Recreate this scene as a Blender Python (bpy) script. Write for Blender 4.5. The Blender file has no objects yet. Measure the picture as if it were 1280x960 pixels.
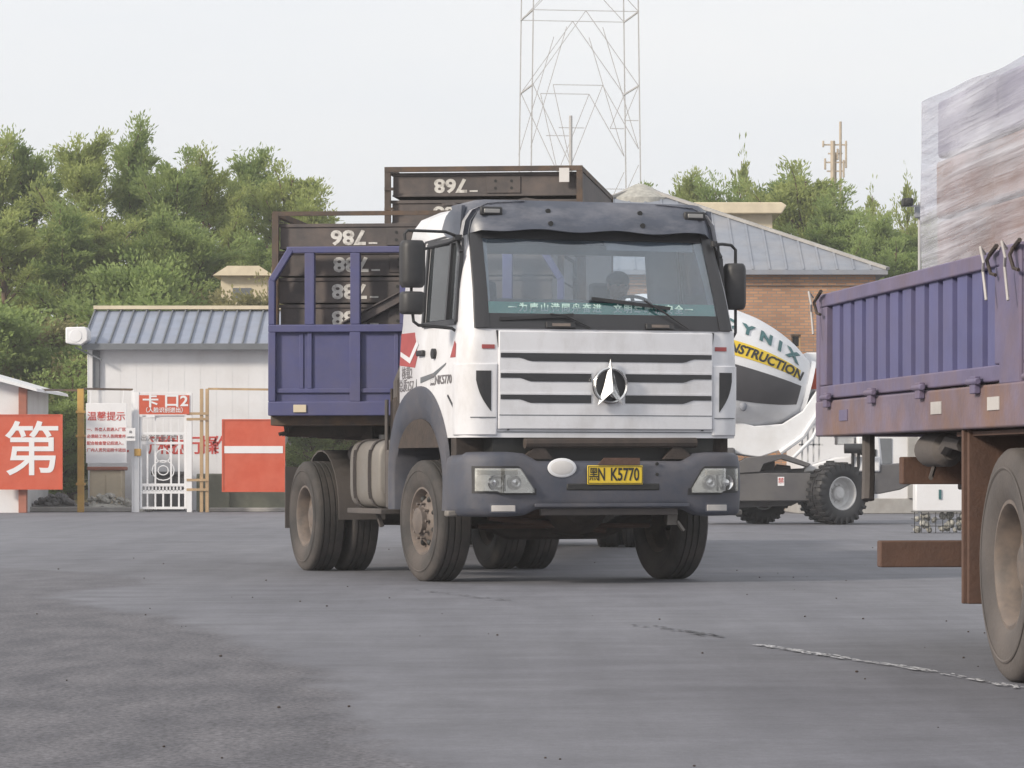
import bpy, bmesh, math, random
import numpy as np
from mathutils import Vector, Matrix
R = math.radians
C = bpy.context.scene.collection
SC = bpy.context.scene
# ------------------------------------------------------------------ camera
F = 4500.0; HZ = 590.0; CH = 0.95            # focal length in px of a 1280 wide picture, horizon row, eye height
cam_d = bpy.data.cameras.new('camera'); cam = bpy.data.objects.new('camera', cam_d); C.objects.link(cam)
cam.location = (0, 0, CH); cam.rotation_euler = (R(90), 0, 0)
cam_d.sensor_width = 36; cam_d.lens = F/1280*36; cam_d.shift_y = (HZ-480)/1280
cam_d.clip_start = 0.1; cam_d.clip_end = 3000
SC.camera = cam
# ------------------------------------------------------------------ sky and sun
SUN_EL, SUN_AZ = 26, 234                      # azimuth clockwise from +Y: from the left, a little behind the camera
w = bpy.data.worlds.new('World'); SC.world = w; w.use_nodes = True
nt = w.node_tree; nt.nodes.clear(); N = nt.nodes.new; L = nt.links.new
sky = N('ShaderNodeTexSky'); sky.sky_type = 'NISHITA'; sky.sun_disc = False
sky.sun_elevation = R(SUN_EL); sky.sun_rotation = R(SUN_AZ); sky.air_density = 1.0; sky.dust_density = 3.0
bg = N('ShaderNodeBackground'); bg.inputs[1].default_value = 0.10; L(sky.outputs[0], bg.inputs[0])
tc = N('ShaderNodeTexCoord'); mp = N('ShaderNodeMapping'); mp.inputs['Scale'].default_value = (1, 1, 4)
no = N('ShaderNodeTexNoise'); no.inputs['Scale'].default_value = 2.2; no.inputs['Detail'].default_value = 5
L(tc.outputs['Generated'], mp.inputs[0]); L(mp.outputs[0], no.inputs[0])
cr = N('ShaderNodeValToRGB'); cr.color_ramp.elements[0].position = .35; cr.color_ramp.elements[1].position = .7
cr.color_ramp.elements[0].color = (.83, .87, .93, 1); cr.color_ramp.elements[1].color = (1.0, .985, .965, 1)
L(no.outputs[0], cr.inputs[0])
cl = N('ShaderNodeBackground'); cl.inputs[1].default_value = 1.14; L(cr.outputs[0], cl.inputs[0])
mx = N('ShaderNodeMixShader'); mx.inputs[0].default_value = 0.88
L(bg.outputs[0], mx.inputs[1]); L(cl.outputs[0], mx.inputs[2])
wo = N('ShaderNodeOutputWorld'); L(mx.outputs[0], wo.inputs[0])
sd = bpy.data.lights.new('sun', 'SUN'); sd.energy = 3.8; sd.angle = R(9); sd.color = (1, .90, .76)
so = bpy.data.objects.new('sun', sd); C.objects.link(so); so.location = (0, -20, 60)
sv = Vector((math.sin(R(SUN_AZ))*math.cos(R(SUN_EL)), math.cos(R(SUN_AZ))*math.cos(R(SUN_EL)), math.sin(R(SUN_EL))))
so.rotation_euler = sv.to_track_quat('Z', 'Y').to_euler()
vs = SC.view_settings; vs.view_transform = 'Standard'; vs.look = 'None'; vs.exposure = 0.0; vs.gamma = 1

# ------------------------------------------------------------------ helpers
def at(u, v, Y): return Vector(((u-640)/F*Y, Y, CH+(HZ-v)/F*Y))
def X(u, Y): return (u-640)/F*Y
def Z(v, Y): return CH+(HZ-v)/F*Y

def tag(o, label=None, cat=None, group=None, kind=None):
    if label: o['label'] = label
    if cat: o['category'] = cat
    if group: o['group'] = group
    if kind: o['kind'] = kind
    return o
def empty(name, loc=(0, 0, 0), rz=0, label=None, cat=None, group=None):
    o = bpy.data.objects.new(name, None); C.objects.link(o); o.location = loc; o.rotation_euler = (0, 0, rz)
    o.empty_display_size = .2
    return tag(o, label, cat, group)
def kids(o): return [c for c in bpy.data.objects if c.parent == o]
def copy_tree(o, parent=None):
    c = o.copy(); C.objects.link(c); c.parent = parent
    for ch in kids(o): copy_tree(ch, c)
    return c

class MB:
    def __init__(s): s.v = []; s.f = []; s.m = []; s.mi = 0
    def add(s, vs, fs, M=None):
        b = len(s.v)
        for p in vs:
            p = Vector(p)
            if M is not None: p = M @ p
            s.v.append(tuple(p))
        for f in fs: s.f.append(tuple(b+i for i in f)); s.m.append(s.mi)
        return s
    def box(s, c, d, M=None):
        x, y, z = c; a, b, h = d[0]/2, d[1]/2, d[2]/2
        vs = [(x+i*a, y+j*b, z+k*h) for k in (-1, 1) for j in (-1, 1) for i in (-1, 1)]
        return s.add(vs, [(0, 2, 3, 1), (4, 5, 7, 6), (0, 1, 5, 4), (2, 6, 7, 3), (0, 4, 6, 2), (1, 3, 7, 5)], M)
    def bx(s, x0, x1, y0, y1, z0, z1, M=None):
        return s.box(((x0+x1)/2, (y0+y1)/2, (z0+z1)/2), (abs(x1-x0), abs(y1-y0), abs(z1-z0)), M)
    def beam(s, p0, p1, a, b=None, up=(0, 0, 1)):
        p0 = Vector(p0); p1 = Vector(p1); b = b or a; d = (p1-p0); l = d.length; d.normalize()
        upv = Vector(up)
        if abs(d.dot(upv)) > .98: upv = Vector((0, 1, 0))
        r = d.cross(upv).normalized(); u = r.cross(d)
        M = Matrix((( r.x, d.x, u.x, 0), (r.y, d.y, u.y, 0), (r.z, d.z, u.z, 0), (0, 0, 0, 1)))
        return s.box((0, 0, 0), (a, l, b), Matrix.Translation((p0+p1)/2) @ M)
    def tube(s, pts, r, n=8, cap=True):
        pts = [Vector(p) for p in pts]; b = len(s.v); prev = None; rings = []
        for i, p in enumerate(pts):
            d = (pts[min(i+1, len(pts)-1)]-pts[max(i-1, 0)]).normalized()
            if prev is None:
                a = Vector((0, 0, 1)) if abs(d.z) < .9 else Vector((1, 0, 0)); u = d.cross(a).normalized()
            else: u = (prev - d*prev.dot(d)).normalized()
            prev = u; w_ = d.cross(u); rr = r[i] if isinstance(r, (list, tuple)) else r
            rings.append([p+(u*math.cos(2*math.pi*k/n)+w_*math.sin(2*math.pi*k/n))*rr for k in range(n)])
        vs = [q for g in rings for q in g]; fs = []
        for i in range(len(pts)-1):
            for k in range(n): fs.append((i*n+k, i*n+(k+1) % n, (i+1)*n+(k+1) % n, (i+1)*n+k))
        if cap: fs.append(tuple(range(n))[::-1]); fs.append(tuple((len(pts)-1)*n+k for k in range(n)))
        return s.add(vs, fs)
    def lathe(s, prof, n=32, M=None, close=False):      # prof: (r, x) about the X axis
        vs = []; m = len(prof)
        for k in range(n):
            a = 2*math.pi*k/n
            for r, x in prof: vs.append((x, r*math.cos(a), r*math.sin(a)))
        fs = []
        for k in range(n):
            for i in range(m if close else m-1):
                j = (i+1) % m
                fs.append((k*m+i, k*m+j, ((k+1) % n)*m+j, ((k+1) % n)*m+i))
        return s.add(vs, fs, M)
    def loft(s, secs, closed=True, cap0=False, cap1=False, skip=None, M=None):
        n = len(secs[0]); vs = [p for g in secs for p in g]; fs = []
        for i in range(len(secs)-1):
            for k in range(n if closed else n-1):
                if skip and skip(i, k): continue
                fs.append((i*n+k, i*n+(k+1) % n, (i+1)*n+(k+1) % n, (i+1)*n+k))
        if cap0: fs.append(tuple(range(n))[::-1])
        if cap1: fs.append(tuple((len(secs)-1)*n+k for k in range(n)))
        return s.add(vs, fs, M)
    def prism(s, poly, a, b, plane='xz', M=None):        # poly extruded between a and b along the missing axis
        def P(p, t):
            return {'xz': (p[0], t, p[1]), 'yz': (t, p[0], p[1]), 'xy': (p[0], p[1], t)}[plane]
        n = len(poly); vs = [P(p, a) for p in poly]+[P(p, b) for p in poly]
        fs = [tuple(range(n)), tuple(range(n, 2*n))[::-1]]
        for k in range(n): fs.append((k, k+n, (k+1) % n+n, (k+1) % n))
        return s.add(vs, fs, M)
    def build(s, name, mats, parent=None, bevel=0, smooth=35, M=None, fix=True, seg=2):
        me = bpy.data.meshes.new(name); me.from_pydata(s.v, [], s.f); me.update()
        if not isinstance(mats, (list, tuple)): mats = [mats]
        for m in mats: me.materials.append(m)
        me.polygons.foreach_set('material_index', s.m)
        if fix:
            bm = bmesh.new(); bm.from_mesh(me); bmesh.ops.recalc_face_normals(bm, faces=bm.faces); bm.to_mesh(me); bm.free()
        if smooth:
            me.polygons.foreach_set('use_smooth', [True]*len(me.polygons)); me.set_sharp_from_angle(angle=R(smooth))
        o = bpy.data.objects.new(name, me); C.objects.link(o)
        if parent is not None: o.parent = parent
        if M is not None: o.matrix_local = M
        if bevel:
            b = o.modifiers.new('bevel', 'BEVEL'); b.width = bevel; b.segments = seg; b.limit_method = 'ANGLE'; b.angle_limit = R(40)
            b.harden_normals = False
        return o

def ell(c, r, nu=16, nv=10):
    vs = []; fs = []
    for j in range(nv+1):
        t = math.pi*j/nv
        for i in range(nu):
            a = 2*math.pi*i/nu
            vs.append((c[0]+r[0]*math.sin(t)*math.cos(a), c[1]+r[1]*math.sin(t)*math.sin(a), c[2]+r[2]*math.cos(t)))
    for j in range(nv):
        for i in range(nu): fs.append((j*nu+i, j*nu+(i+1) % nu, (j+1)*nu+(i+1) % nu, (j+1)*nu+i))
    return vs, fs

def text_geo(body, size, extrude=.004, bold=0.0, align='CENTER', xs=1.0):
    cu = bpy.data.curves.new('lettering', 'FONT'); cu.body = body; cu.size = size; cu.extrude = extrude; cu.offset = bold
    cu.align_x = align; cu.align_y = 'CENTER'; cu.resolution_u = 3
    o = bpy.data.objects.new('lettering', cu); C.objects.link(o)
    bpy.context.view_layer.update()
    me = bpy.data.meshes.new_from_object(o.evaluated_get(bpy.context.evaluated_depsgraph_get()))
    vs = [(v.co.x*xs, v.co.y, v.co.z) for v in me.vertices]; fs = [tuple(p.vertices) for p in me.polygons]
    bpy.data.objects.remove(o); bpy.data.curves.remove(cu); bpy.data.meshes.remove(me)
    return vs, fs
def front(x, y, z, rz=0, rx=0, roll=0):                 # a frame whose local XY plane stands upright and faces -Y
    return Matrix.Translation((x, y, z)) @ Matrix.Rotation(rz, 4, 'Z') @ Matrix.Rotation(R(90)+rx, 4, 'X') @ Matrix.Rotation(roll, 4, 'Z')
def text(body, size, M, mat, parent, bold=0.0, extrude=.004, name='lettering', xs=1.0, align='CENTER'):
    vs, fs = text_geo(body, size, extrude, bold, align, xs)
    b = MB(); b.add(vs, fs, M); return b.build(name, mat, parent, smooth=0, fix=False)

# ------------------------------------------------------------------ materials
def mat(name, col, rough=.6, metal=0, var=.12, vscale=3, bump=0, bscale=40, dirt=0, dirtcol=(.16, .13, .10), dscale=1.6, coat=0, spec=.5, dthr=.5, streak=None):
    m = bpy.data.materials.new(name); m.use_nodes = True; nt = m.node_tree; N = nt.nodes.new; L = nt.links.new
    p = nt.nodes['Principled BSDF']; p.inputs['Metallic'].default_value = metal
    p.inputs['Specular IOR Level'].default_value = spec; p.inputs['Coat Weight'].default_value = coat
    tc = N('ShaderNodeTexCoord')
    n1 = N('ShaderNodeTexNoise'); n1.inputs['Scale'].default_value = vscale; n1.inputs['Detail'].default_value = 6; n1.inputs['Roughness'].default_value = .6
    L(tc.outputs['Object'], n1.inputs['Vector'])
    r1 = N('ShaderNodeMapRange'); r1.inputs[1].default_value = .3; r1.inputs[2].default_value = .7
    r1.inputs[3].default_value = 1-var; r1.inputs[4].default_value = 1+var; L(n1.outputs[0], r1.inputs[0])
    mu = N('ShaderNodeVectorMath'); mu.operation = 'MULTIPLY'; mu.inputs[0].default_value = col; L(r1.outputs[0], mu.inputs[1])
    out = mu.outputs[0]
    if dirt:
        mp = N('ShaderNodeMapping'); mp.inputs['Scale'].default_value = streak or (1, 1, 1); L(tc.outputs['Object'], mp.inputs[0])
        n2 = N('ShaderNodeTexNoise'); n2.inputs['Scale'].default_value = dscale; n2.inputs['Detail'].default_value = 9; n2.inputs['Roughness'].default_value = .68
        L(mp.outputs[0], n2.inputs['Vector'])
        r2 = N('ShaderNodeMapRange'); r2.inputs[1].default_value = dthr-.08; r2.inputs[2].default_value = dthr+.18
        r2.inputs[3].default_value = 0; r2.inputs[4].default_value = dirt; L(n2.outputs[0], r2.inputs[0])
        mi = N('ShaderNodeMix'); mi.data_type = 'RGBA'; mi.inputs[7].default_value = (*dirtcol, 1)
        L(r2.outputs[0], mi.inputs[0]); L(out, mi.inputs[6]); out = mi.outputs[2]
        r3 = N('ShaderNodeMapRange'); r3.inputs[3].default_value = rough; r3.inputs[4].default_value = max(rough, .85); L(r2.outputs[0], r3.inputs[0])
        L(r3.outputs[0], p.inputs['Roughness'])
    else: p.inputs['Roughness'].default_value = rough
    L(out, p.inputs['Base Color'])
    if bump:
        n3 = N('ShaderNodeTexNoise'); n3.inputs['Scale'].default_value = bscale; n3.inputs['Detail'].default_value = 4; L(tc.outputs['Object'], n3.inputs['Vector'])
        bu = N('ShaderNodeBump'); bu.inputs['Strength'].default_value = bump; bu.inputs['Distance'].default_value = .02
        L(n3.outputs[0], bu.inputs['Height']); L(bu.outputs[0], p.inputs['Normal'])
    return m

M = {}
M['white'] = mat('white_paint', (.69, .69, .72), .33, var=.04, dirt=.38, dirtcol=(.34, .31, .29), dscale=2.0, dthr=.55, coat=.2, streak=(1.5, 1.5, .8), bump=.05, bscale=3)
M['white_clean'] = mat('white_enamel', (.70, .70, .72), .5, var=.05, dirt=.35, dirtcol=(.35, .32, .3), dscale=1.5, dthr=.56)
M['plastic'] = mat('dark_blue_grey_plastic', (.055, .061, .084), .5, var=.15, dirt=.55, dirtcol=(.13, .118, .122), dscale=2.5, dthr=.48, bump=.08, bscale=60)
M['visor'] = mat('scuffed_visor_plastic', (.07, .08, .108), .34, var=.15, dirt=.6, dirtcol=(.24, .24, .27), dscale=2, dthr=.52, streak=(1, 1, 3), bump=.15, bscale=4)
M['black'] = mat('black_plastic', (.022, .022, .025), .5, var=.2, dirt=.3, dirtcol=(.08, .075, .075), dscale=4)
M['frit'] = mat('black_rubber_trim', (.03, .03, .034), .35, var=.1)
M['slat'] = mat('dark_grille_slat', (.045, .047, .055), .5, var=.1, dirt=.3, dirtcol=(.13, .12, .12))
M['tyre'] = mat('dusty_tyre_rubber', (.045, .042, .042), .85, var=.2, dirt=.7, dirtcol=(.105, .088, .08), dscale=2.5, dthr=.48, bump=.15, bscale=50)
M['tyre_light'] = mat('grey_dusty_rubber', (.085, .076, .074), .85, var=.15, dirt=.6, dirtcol=(.135, .115, .105), dscale=1.8, bump=.15, bscale=50)
M['rim'] = mat('dirty_steel_rim', (.13, .11, .10), .6, metal=.2, var=.2, dirt=.8, dirtcol=(.24, .19, .16), dscale=8, dthr=.5)
M['rim_w'] = mat('white_steel_rim', (.6, .6, .6), .5, var=.05, dirt=.4, dirtcol=(.3, .27, .25), dscale=4)
M['chassis'] = mat('grimy_chassis', (.035, .028, .026), .8, var=.3, dirt=.7, dirtcol=(.075, .055, .045), dscale=5, dthr=.45, bump=.2, bscale=30)
M['rust'] = mat('rusty_steel', (.10, .055, .04), .85, var=.3, dirt=.6, dirtcol=(.09, .055, .045), dscale=4, bump=.2, bscale=40)
M['tank'] = mat('dusty_aluminium_tank', (.22, .205, .19), .55, metal=.25, var=.12, dirt=.7, dirtcol=(.17, .15, .135), dscale=3, dthr=.46)
M['blue'] = mat('blue_violet_paint', (.062, .066, .172), .55, var=.12, dirt=.45, dirtcol=(.11, .10, .145), dscale=2.5, dthr=.5, bump=.05, bscale=20)
M['board'] = mat('faded_violet_board_paint', (.088, .09, .21), .6, var=.12, dirt=.35, dirtcol=(.14, .12, .18), dscale=1.6, dthr=.48, bump=.08, bscale=20)
M['boardf'] = mat('faded_mauve_frame_paint', (.13, .112, .195), .65, var=.16, dirt=.6, dirtcol=(.18, .13, .14), dscale=2.5, dthr=.5, bump=.1, bscale=20)
M['beam'] = mat('chipped_mauve_and_rust_beam', (.15, .12, .165), .75, var=.25, dirt=.95, dirtcol=(.21, .115, .06), dscale=1.1, dthr=.5, bump=.15, bscale=25)
M['tray'] = mat('dark_grey_brown_steel', (.082, .072, .072), .7, var=.2, dirt=.5, dirtcol=(.17, .13, .11), dscale=3, dthr=.52, bump=.1, bscale=30)
M['frame'] = mat('brown_angle_iron', (.075, .058, .05), .75, var=.3, dirt=.6, dirtcol=(.24, .13, .055), dscale=2.5, dthr=.54, bump=.1)
M['stencil'] = mat('white_stencil_paint', (.62, .60, .57), .8, var=.15, dirt=.95, dirtcol=(.13, .11, .10), dscale=14, dthr=.56)
M['red'] = mat('faded_red_sign', (.52, .078, .032), .6, var=.08, dirt=.25, dirtcol=(.5, .2, .15), dscale=1.5)
M['redtext'] = mat('red_painted_letters', (.5, .06, .05), .7, var=.1)
M['signwhite'] = mat('white_sign_paint', (.72, .72, .74), .6, var=.04)
M['yellow'] = mat('yellow_plate', (.78, .55, .03), .45, var=.05, dirt=.3, dirtcol=(.4, .28, .08), dscale=8)
M['ink'] = mat('black_ink', (.02, .02, .02), .6, var=0)
M['greyink'] = mat('faded_black_ink', (.16, .15, .16), .7, var=.2)
M['teal'] = mat('green_banner', (.01, .40, .29), .5, var=.15)
M['tealtext'] = mat('pale_banner_letters', (.62, .85, .78), .6, var=.1)
M['chrome'] = mat('chrome', (.72, .72, .72), .18, metal=1, var=.05)
M['steel'] = mat('dull_steel', (.35, .34, .33), .45, metal=.7, var=.1)
M['seat'] = mat('grey_seat_cloth', (.16, .16, .18), .9, var=.15)
M['inside'] = mat('grey_cab_lining', (.36, .38, .42), .85, var=.08)
M['dash'] = mat('dark_dashboard', (.035, .037, .04), .7, var=.1)
M['yellowpost'] = mat('yellow_brown_post_paint', (.50, .30, .07), .6, var=.15, dirt=.5, dirtcol=(.3, .17, .08), dscale=4)
M['tanpost'] = mat('tan_rusty_post_paint', (.42, .29, .16), .65, var=.15, dirt=.5, dirtcol=(.28, .2, .15), dscale=4)
M['cream'] = mat('cream_render', (.62, .54, .40), .85, var=.1, dirt=.3, dirtcol=(.4, .32, .25))
M['concrete'] = mat('grey_concrete', (.34, .33, .32), .9, var=.15, dirt=.5, dirtcol=(.22, .2, .18), bump=.2, bscale=15)
M['greenwall'] = mat('mossy_grey_green_concrete', (.20, .21, .16), .9, var=.15, dirt=.5, dirtcol=(.12, .12, .10))
M['roofgrey'] = mat('weathered_grey_roof_sheet', (.215, .235, .28), .6, var=.12, dirt=.5, dirtcol=(.32, .30, .29), dscale=.6, bump=.1)
M['roofblue'] = mat('blue_grey_roof_sheet', (.22, .255, .34), .45, var=.12, dirt=.55, dirtcol=(.30, .31, .36), dscale=.7, dthr=.46)
M['lead'] = mat('dark_grey_trim', (.13, .14, .155), .6, var=.1)
M['redbrown'] = mat('red_brown_post', (.34, .13, .09), .75, var=.15)
M['hull'] = mat('dark_grey_machine_paint', (.085, .083, .09), .6, var=.15, dirt=.4, dirtcol=(.15, .14, .13))
M['drumwhite'] = mat('white_drum_paint', (.70, .71, .74), .4, var=.04, dirt=.3, dirtcol=(.42, .38, .34), dscale=1.2)
M['drumyellow'] = mat('yellow_drum_band', (.68, .48, .03), .5, var=.08)
M['drumdark'] = mat('dark_drum_band', (.06, .058, .065), .5, var=.12)
M['drumteal'] = mat('dark_teal_letters', (.04, .12, .13), .5, var=.1)
M['rag'] = mat('grey_rope_fibre', (.45, .43, .42), .9, var=.2)
M['trunk'] = mat('tree_bark', (.13, .085, .06), .9, var=.3, vscale=6, bump=.3)
M['skin'] = mat('skin', (.42, .25, .18), .55, var=.05)
M['shirt'] = mat('pale_shirt_cloth', (.75, .75, .76), .9, var=.06)
M['trousers'] = mat('dark_trouser_cloth', (.06, .06, .08), .9, var=.1)
M['hair'] = mat('black_hair', (.015, .013, .012), .6, var=.1)
M['carton'] = mat('brown_cartons', (.27, .16, .11), .85, var=.25, vscale=2.5, dirt=.7, dirtcol=(.42, .27, .25), dscale=1.1)
M['label'] = mat('white_paper_label', (.6, .58, .57), .8, var=.1)
M['pipe'] = mat('weathered_tower_steel', (.42, .41, .41), .7, var=.1)
M['tower'] = mat('tan_tower_steel', (.42, .35, .27), .7, var=.2)
M['rubble'] = mat('pale_rubble_stone', (.36, .35, .32), .9, var=.3, vscale=8, bump=.3)
M['tar'] = mat('tar_crack', (.05, .05, .055), .8, var=.2)
M['plastic_bag'] = mat('white_plastic_sheet', (.6, .6, .62), .6, var=.1)

def glass(name, tint=(.82, .88, .92), refl=.12, alpha=.8, film=(.5, .56, .62), filmw=.18):
    m = bpy.data.materials.new(name); m.use_nodes = True; nt = m.node_tree; nt.nodes.clear(); N = nt.nodes.new; L = nt.links.new
    tr = N('ShaderNodeBsdfTransparent'); tr.inputs[0].default_value = (*tint, 1)
    df = N('ShaderNodeBsdfDiffuse'); df.inputs[0].default_value = (*film, 1)
    n = N('ShaderNodeTexNoise'); n.inputs['Scale'].default_value = 2.2; n.inputs['Detail'].default_value = 5
    tcn = N('ShaderNodeTexCoord'); L(tcn.outputs['Object'], n.inputs[0])
    mr = N('ShaderNodeMapRange'); mr.inputs[1].default_value = .35; mr.inputs[2].default_value = .7; mr.inputs[3].default_value = filmw*.6; mr.inputs[4].default_value = filmw*1.5; L(n.outputs[0], mr.inputs[0])
    a = N('ShaderNodeMixShader'); L(mr.outputs[0], a.inputs[0]); L(tr.outputs[0], a.inputs[1]); L(df.outputs[0], a.inputs[2])
    gl = N('ShaderNodeBsdfGlossy'); gl.inputs['Roughness'].default_value = .03
    fr = N('ShaderNodeFresnel'); fr.inputs[0].default_value = 1.5
    ad = N('ShaderNodeMath'); ad.operation = 'ADD'; ad.inputs[1].default_value = refl; L(fr.outputs[0], ad.inputs[0])
    b = N('ShaderNodeMixShader'); L(ad.outputs[0], b.inputs[0]); L(a.outputs[0], b.inputs[1]); L(gl.outputs[0], b.inputs[2])
    o = N('ShaderNodeOutputMaterial'); L(b.outputs[0], o.inputs[0]); return m
M['glass'] = glass('windscreen_glass', (.88, .93, .97), .07, filmw=.07, film=(.36, .46, .58))
M['sideglass'] = glass('side_window_glass', (.6, .65, .68), .05, filmw=.06)
M['lens'] = glass('headlamp_lens', (.95, .95, .95), .06, filmw=.05, film=(.7, .68, .6))
M['mirror'] = mat('mirror_glass', (.5, .5, .5), .1, metal=1, var=0)

def ground_mat(name, col, col2, coarse, patch=False):
    m = bpy.data.materials.new(name); m.use_nodes = True; nt = m.node_tree; N = nt.nodes.new; L = nt.links.new; p = nt.nodes['Principled BSDF']
    tc = N('ShaderNodeTexCoord')
    def noise(s, d, sc=(1, 1, 1), r=.6):
        mp = N('ShaderNodeMapping'); mp.inputs['Scale'].default_value = sc; L(tc.outputs['Object'], mp.inputs[0])
        n = N('ShaderNodeTexNoise'); n.inputs['Scale'].default_value = s; n.inputs['Detail'].default_value = d; n.inputs['Roughness'].default_value = r; L(mp.outputs[0], n.inputs[0]); return n.outputs[0]
    def mr(f, a, b, c, d):
        q = N('ShaderNodeMapRange'); q.inputs[1].default_value = a; q.inputs[2].default_value = b; q.inputs[3].default_value = c; q.inputs[4].default_value = d; L(f, q.inputs[0]); return q.outputs[0]
    def math_(op, a, b):
        q = N('ShaderNodeMath'); q.operation = op
        for i, x in enumerate((a, b)):
            if isinstance(x, (int, float)): q.inputs[i].default_value = x
            else: L(x, q.inputs[i])
        return q.outputs[0]
    def mix(f, a, b):
        q = N('ShaderNodeMix'); q.data_type = 'RGBA'; L(f, q.inputs[0])
        for k, x in ((6, a), (7, b)):
            if isinstance(x, tuple): q.inputs[k].default_value = (*x, 1)
            else: L(x, q.inputs[k])
        return q.outputs[2]
    def mul(x, f):
        v = N('ShaderNodeVectorMath'); v.operation = 'MULTIPLY'; L(x, v.inputs[0]); L(f, v.inputs[1]); return v.outputs[0]
    a = noise(.35, 6, (1, .35, 1)); b = noise(3.5, 6, (1, .3, 1)); c = noise(60 if coarse else 110, 3); d = noise(.12, 3, (1, .12, 1)); st = noise(1.3, 5, (1.6, .12, 1))
    o = mix(mr(a, .35, .68, 0, 1), col, col2)
    o = mul(o, mr(b, .3, .7, .92, 1.08)); o = mul(o, mr(c, .3, .7, .62 if coarse else .88, 1.4 if coarse else 1.12)); o = mul(o, mr(d, .3, .7, .9, 1.1)); o = mul(o, mr(st, .35, .65, .90, 1.07))
    def rot(deg, s, sc):
        mp = N('ShaderNodeMapping'); mp.inputs['Rotation'].default_value = (0, 0, R(deg)); L(tc.outputs['Object'], mp.inputs[0])
        m2 = N('ShaderNodeMapping'); m2.inputs['Scale'].default_value = sc; L(mp.outputs[0], m2.inputs[0])
        n = N('ShaderNodeTexNoise'); n.inputs['Scale'].default_value = s; n.inputs['Detail'].default_value = 6; n.inputs['Roughness'].default_value = .65; n.inputs['Distortion'].default_value = .3; L(m2.outputs[0], n.inputs[0]); return n.outputs[0]
    o = mul(o, mr(rot(62, 2.2, (1, .06, 1)), .36, .64, .90, 1.06)); o = mul(o, mr(rot(-75, 3.0, (1, .08, 1)), .40, .60, .93, 1.04))
    o = mul(o, mr(noise(.5, 2, (1, 1, 1)), .62, .72, 1, .82)); o = mul(o, mr(noise(26, 5, (1, .7, 1), .75), .30, .70, .88, 1.13))
    h = c; rough = .85 if coarse else .78
    p.inputs['Roughness'].default_value = rough; p.inputs['Specular IOR Level'].default_value = .35
    bu = N('ShaderNodeBump'); bu.inputs['Strength'].default_value = .5 if coarse else .12; bu.inputs['Distance'].default_value = .01
    if patch:      # old coarse-grained asphalt showing in one corner of the yard, its edge given by a curve x = f(y)
        sx = N('ShaderNodeSeparateXYZ'); L(tc.outputs['Object'], sx.inputs[0])
        fc = N('ShaderNodeFloatCurve'); cu = fc.mapping.curves[0]
        fc.mapping.use_clip = False
        P = [(0, .5), (8, .15), (14.5, -.6), (17.4, -.92), (19, -1.25), (21, -1.6), (23.2, -2.1), (24.6, -2.6), (26.3, -3.1), (28, -3.5), (30.5, -3.05), (33, -3.5), (36, -5.2), (50, -12)]
        while len(cu.points) > 2: cu.points.remove(cu.points[1])
        cu.points[0].location = (P[0][0]/50, (P[0][1]+12)/13); cu.points[1].location = (P[-1][0]/50, (P[-1][1]+12)/13)
        for y, x in P[1:-1]: cu.points.new(y/50, (x+12)/13)
        fc.mapping.update()
        L(math_('DIVIDE', sx.outputs[1], 50.0), fc.inputs[1])
        thr = math_('SUBTRACT', math_('MULTIPLY', fc.outputs[0], 13.0), 12.0)
        n1 = noise(1.6, 7, (1, .5, 1), .7)
        dd = math_('ADD', math_('SUBTRACT', thr, sx.outputs[0]), math_('MULTIPLY', math_('SUBTRACT', n1, .5), .9))
        dm = mr(dd, -.05, .22, 0, 1)
        g1 = noise(38, 4, (1, .6, 1), .7); g2 = noise(90, 3)
        co = mix(mr(b, .35, .65, 0, 1), (.085, .084, .096), (.136, .132, .145)); co = mul(co, mr(g1, .36, .64, .6, 1.4)); co = mul(co, mr(g2, .3, .7, .8, 1.2))
        far = mr(sx.outputs[1], 24, 34, 1, .45)
        o = mix(math_('MULTIPLY', dm, far), o, co)
        h = math_('ADD', math_('MULTIPLY', g1, math_('MULTIPLY', dm, 3.0)), c)
        L(mr(dm, 0, 1, .78, .92), p.inputs['Roughness'])
    L(o, p.inputs['Base Color']); L(h, bu.inputs['Height']); L(bu.outputs[0], p.inputs['Normal'])
    return m
M['asphalt'] = ground_mat('smooth_dusty_asphalt', (.136, .137, .158), (.170, .171, .193), False, True)
M['soil'] = ground_mat('weedy_soil', (.09, .10, .05), (.15, .13, .08), True)

def leafmat(name, c1, c2, sat=1.0):
    m = bpy.data.materials.new(name); m.use_nodes = True; nt = m.node_tree; nt.nodes.clear(); N = nt.nodes.new; L = nt.links.new
    tc = N('ShaderNodeTexCoord'); n = N('ShaderNodeTexNoise'); n.inputs['Scale'].default_value = 1.6; n.inputs['Detail'].default_value = 6; n.inputs['Roughness'].default_value = .7
    L(tc.outputs['Object'], n.inputs[0])
    r = N('ShaderNodeMapRange'); r.inputs[1].default_value = .32; r.inputs[2].default_value = .68; L(n.outputs[0], r.inputs[0])
    mi = N('ShaderNodeMix'); mi.data_type = 'RGBA'; mi.inputs[6].default_value = (*c1, 1); mi.inputs[7].default_value = (*c2, 1); L(r.outputs[0], mi.inputs[0])
    df = N('ShaderNodeBsdfDiffuse'); tl = N('ShaderNodeBsdfTranslucent'); L(mi.outputs[2], df.inputs[0]); L(mi.outputs[2], tl.inputs[0])
    mx = N('ShaderNodeMixShader'); mx.inputs[0].default_value = .55; L(df.outputs[0], mx.inputs[1]); L(tl.outputs[0], mx.inputs[2])
    o = N('ShaderNodeOutputMaterial'); L(mx.outputs[0], o.inputs[0]); return m
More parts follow.
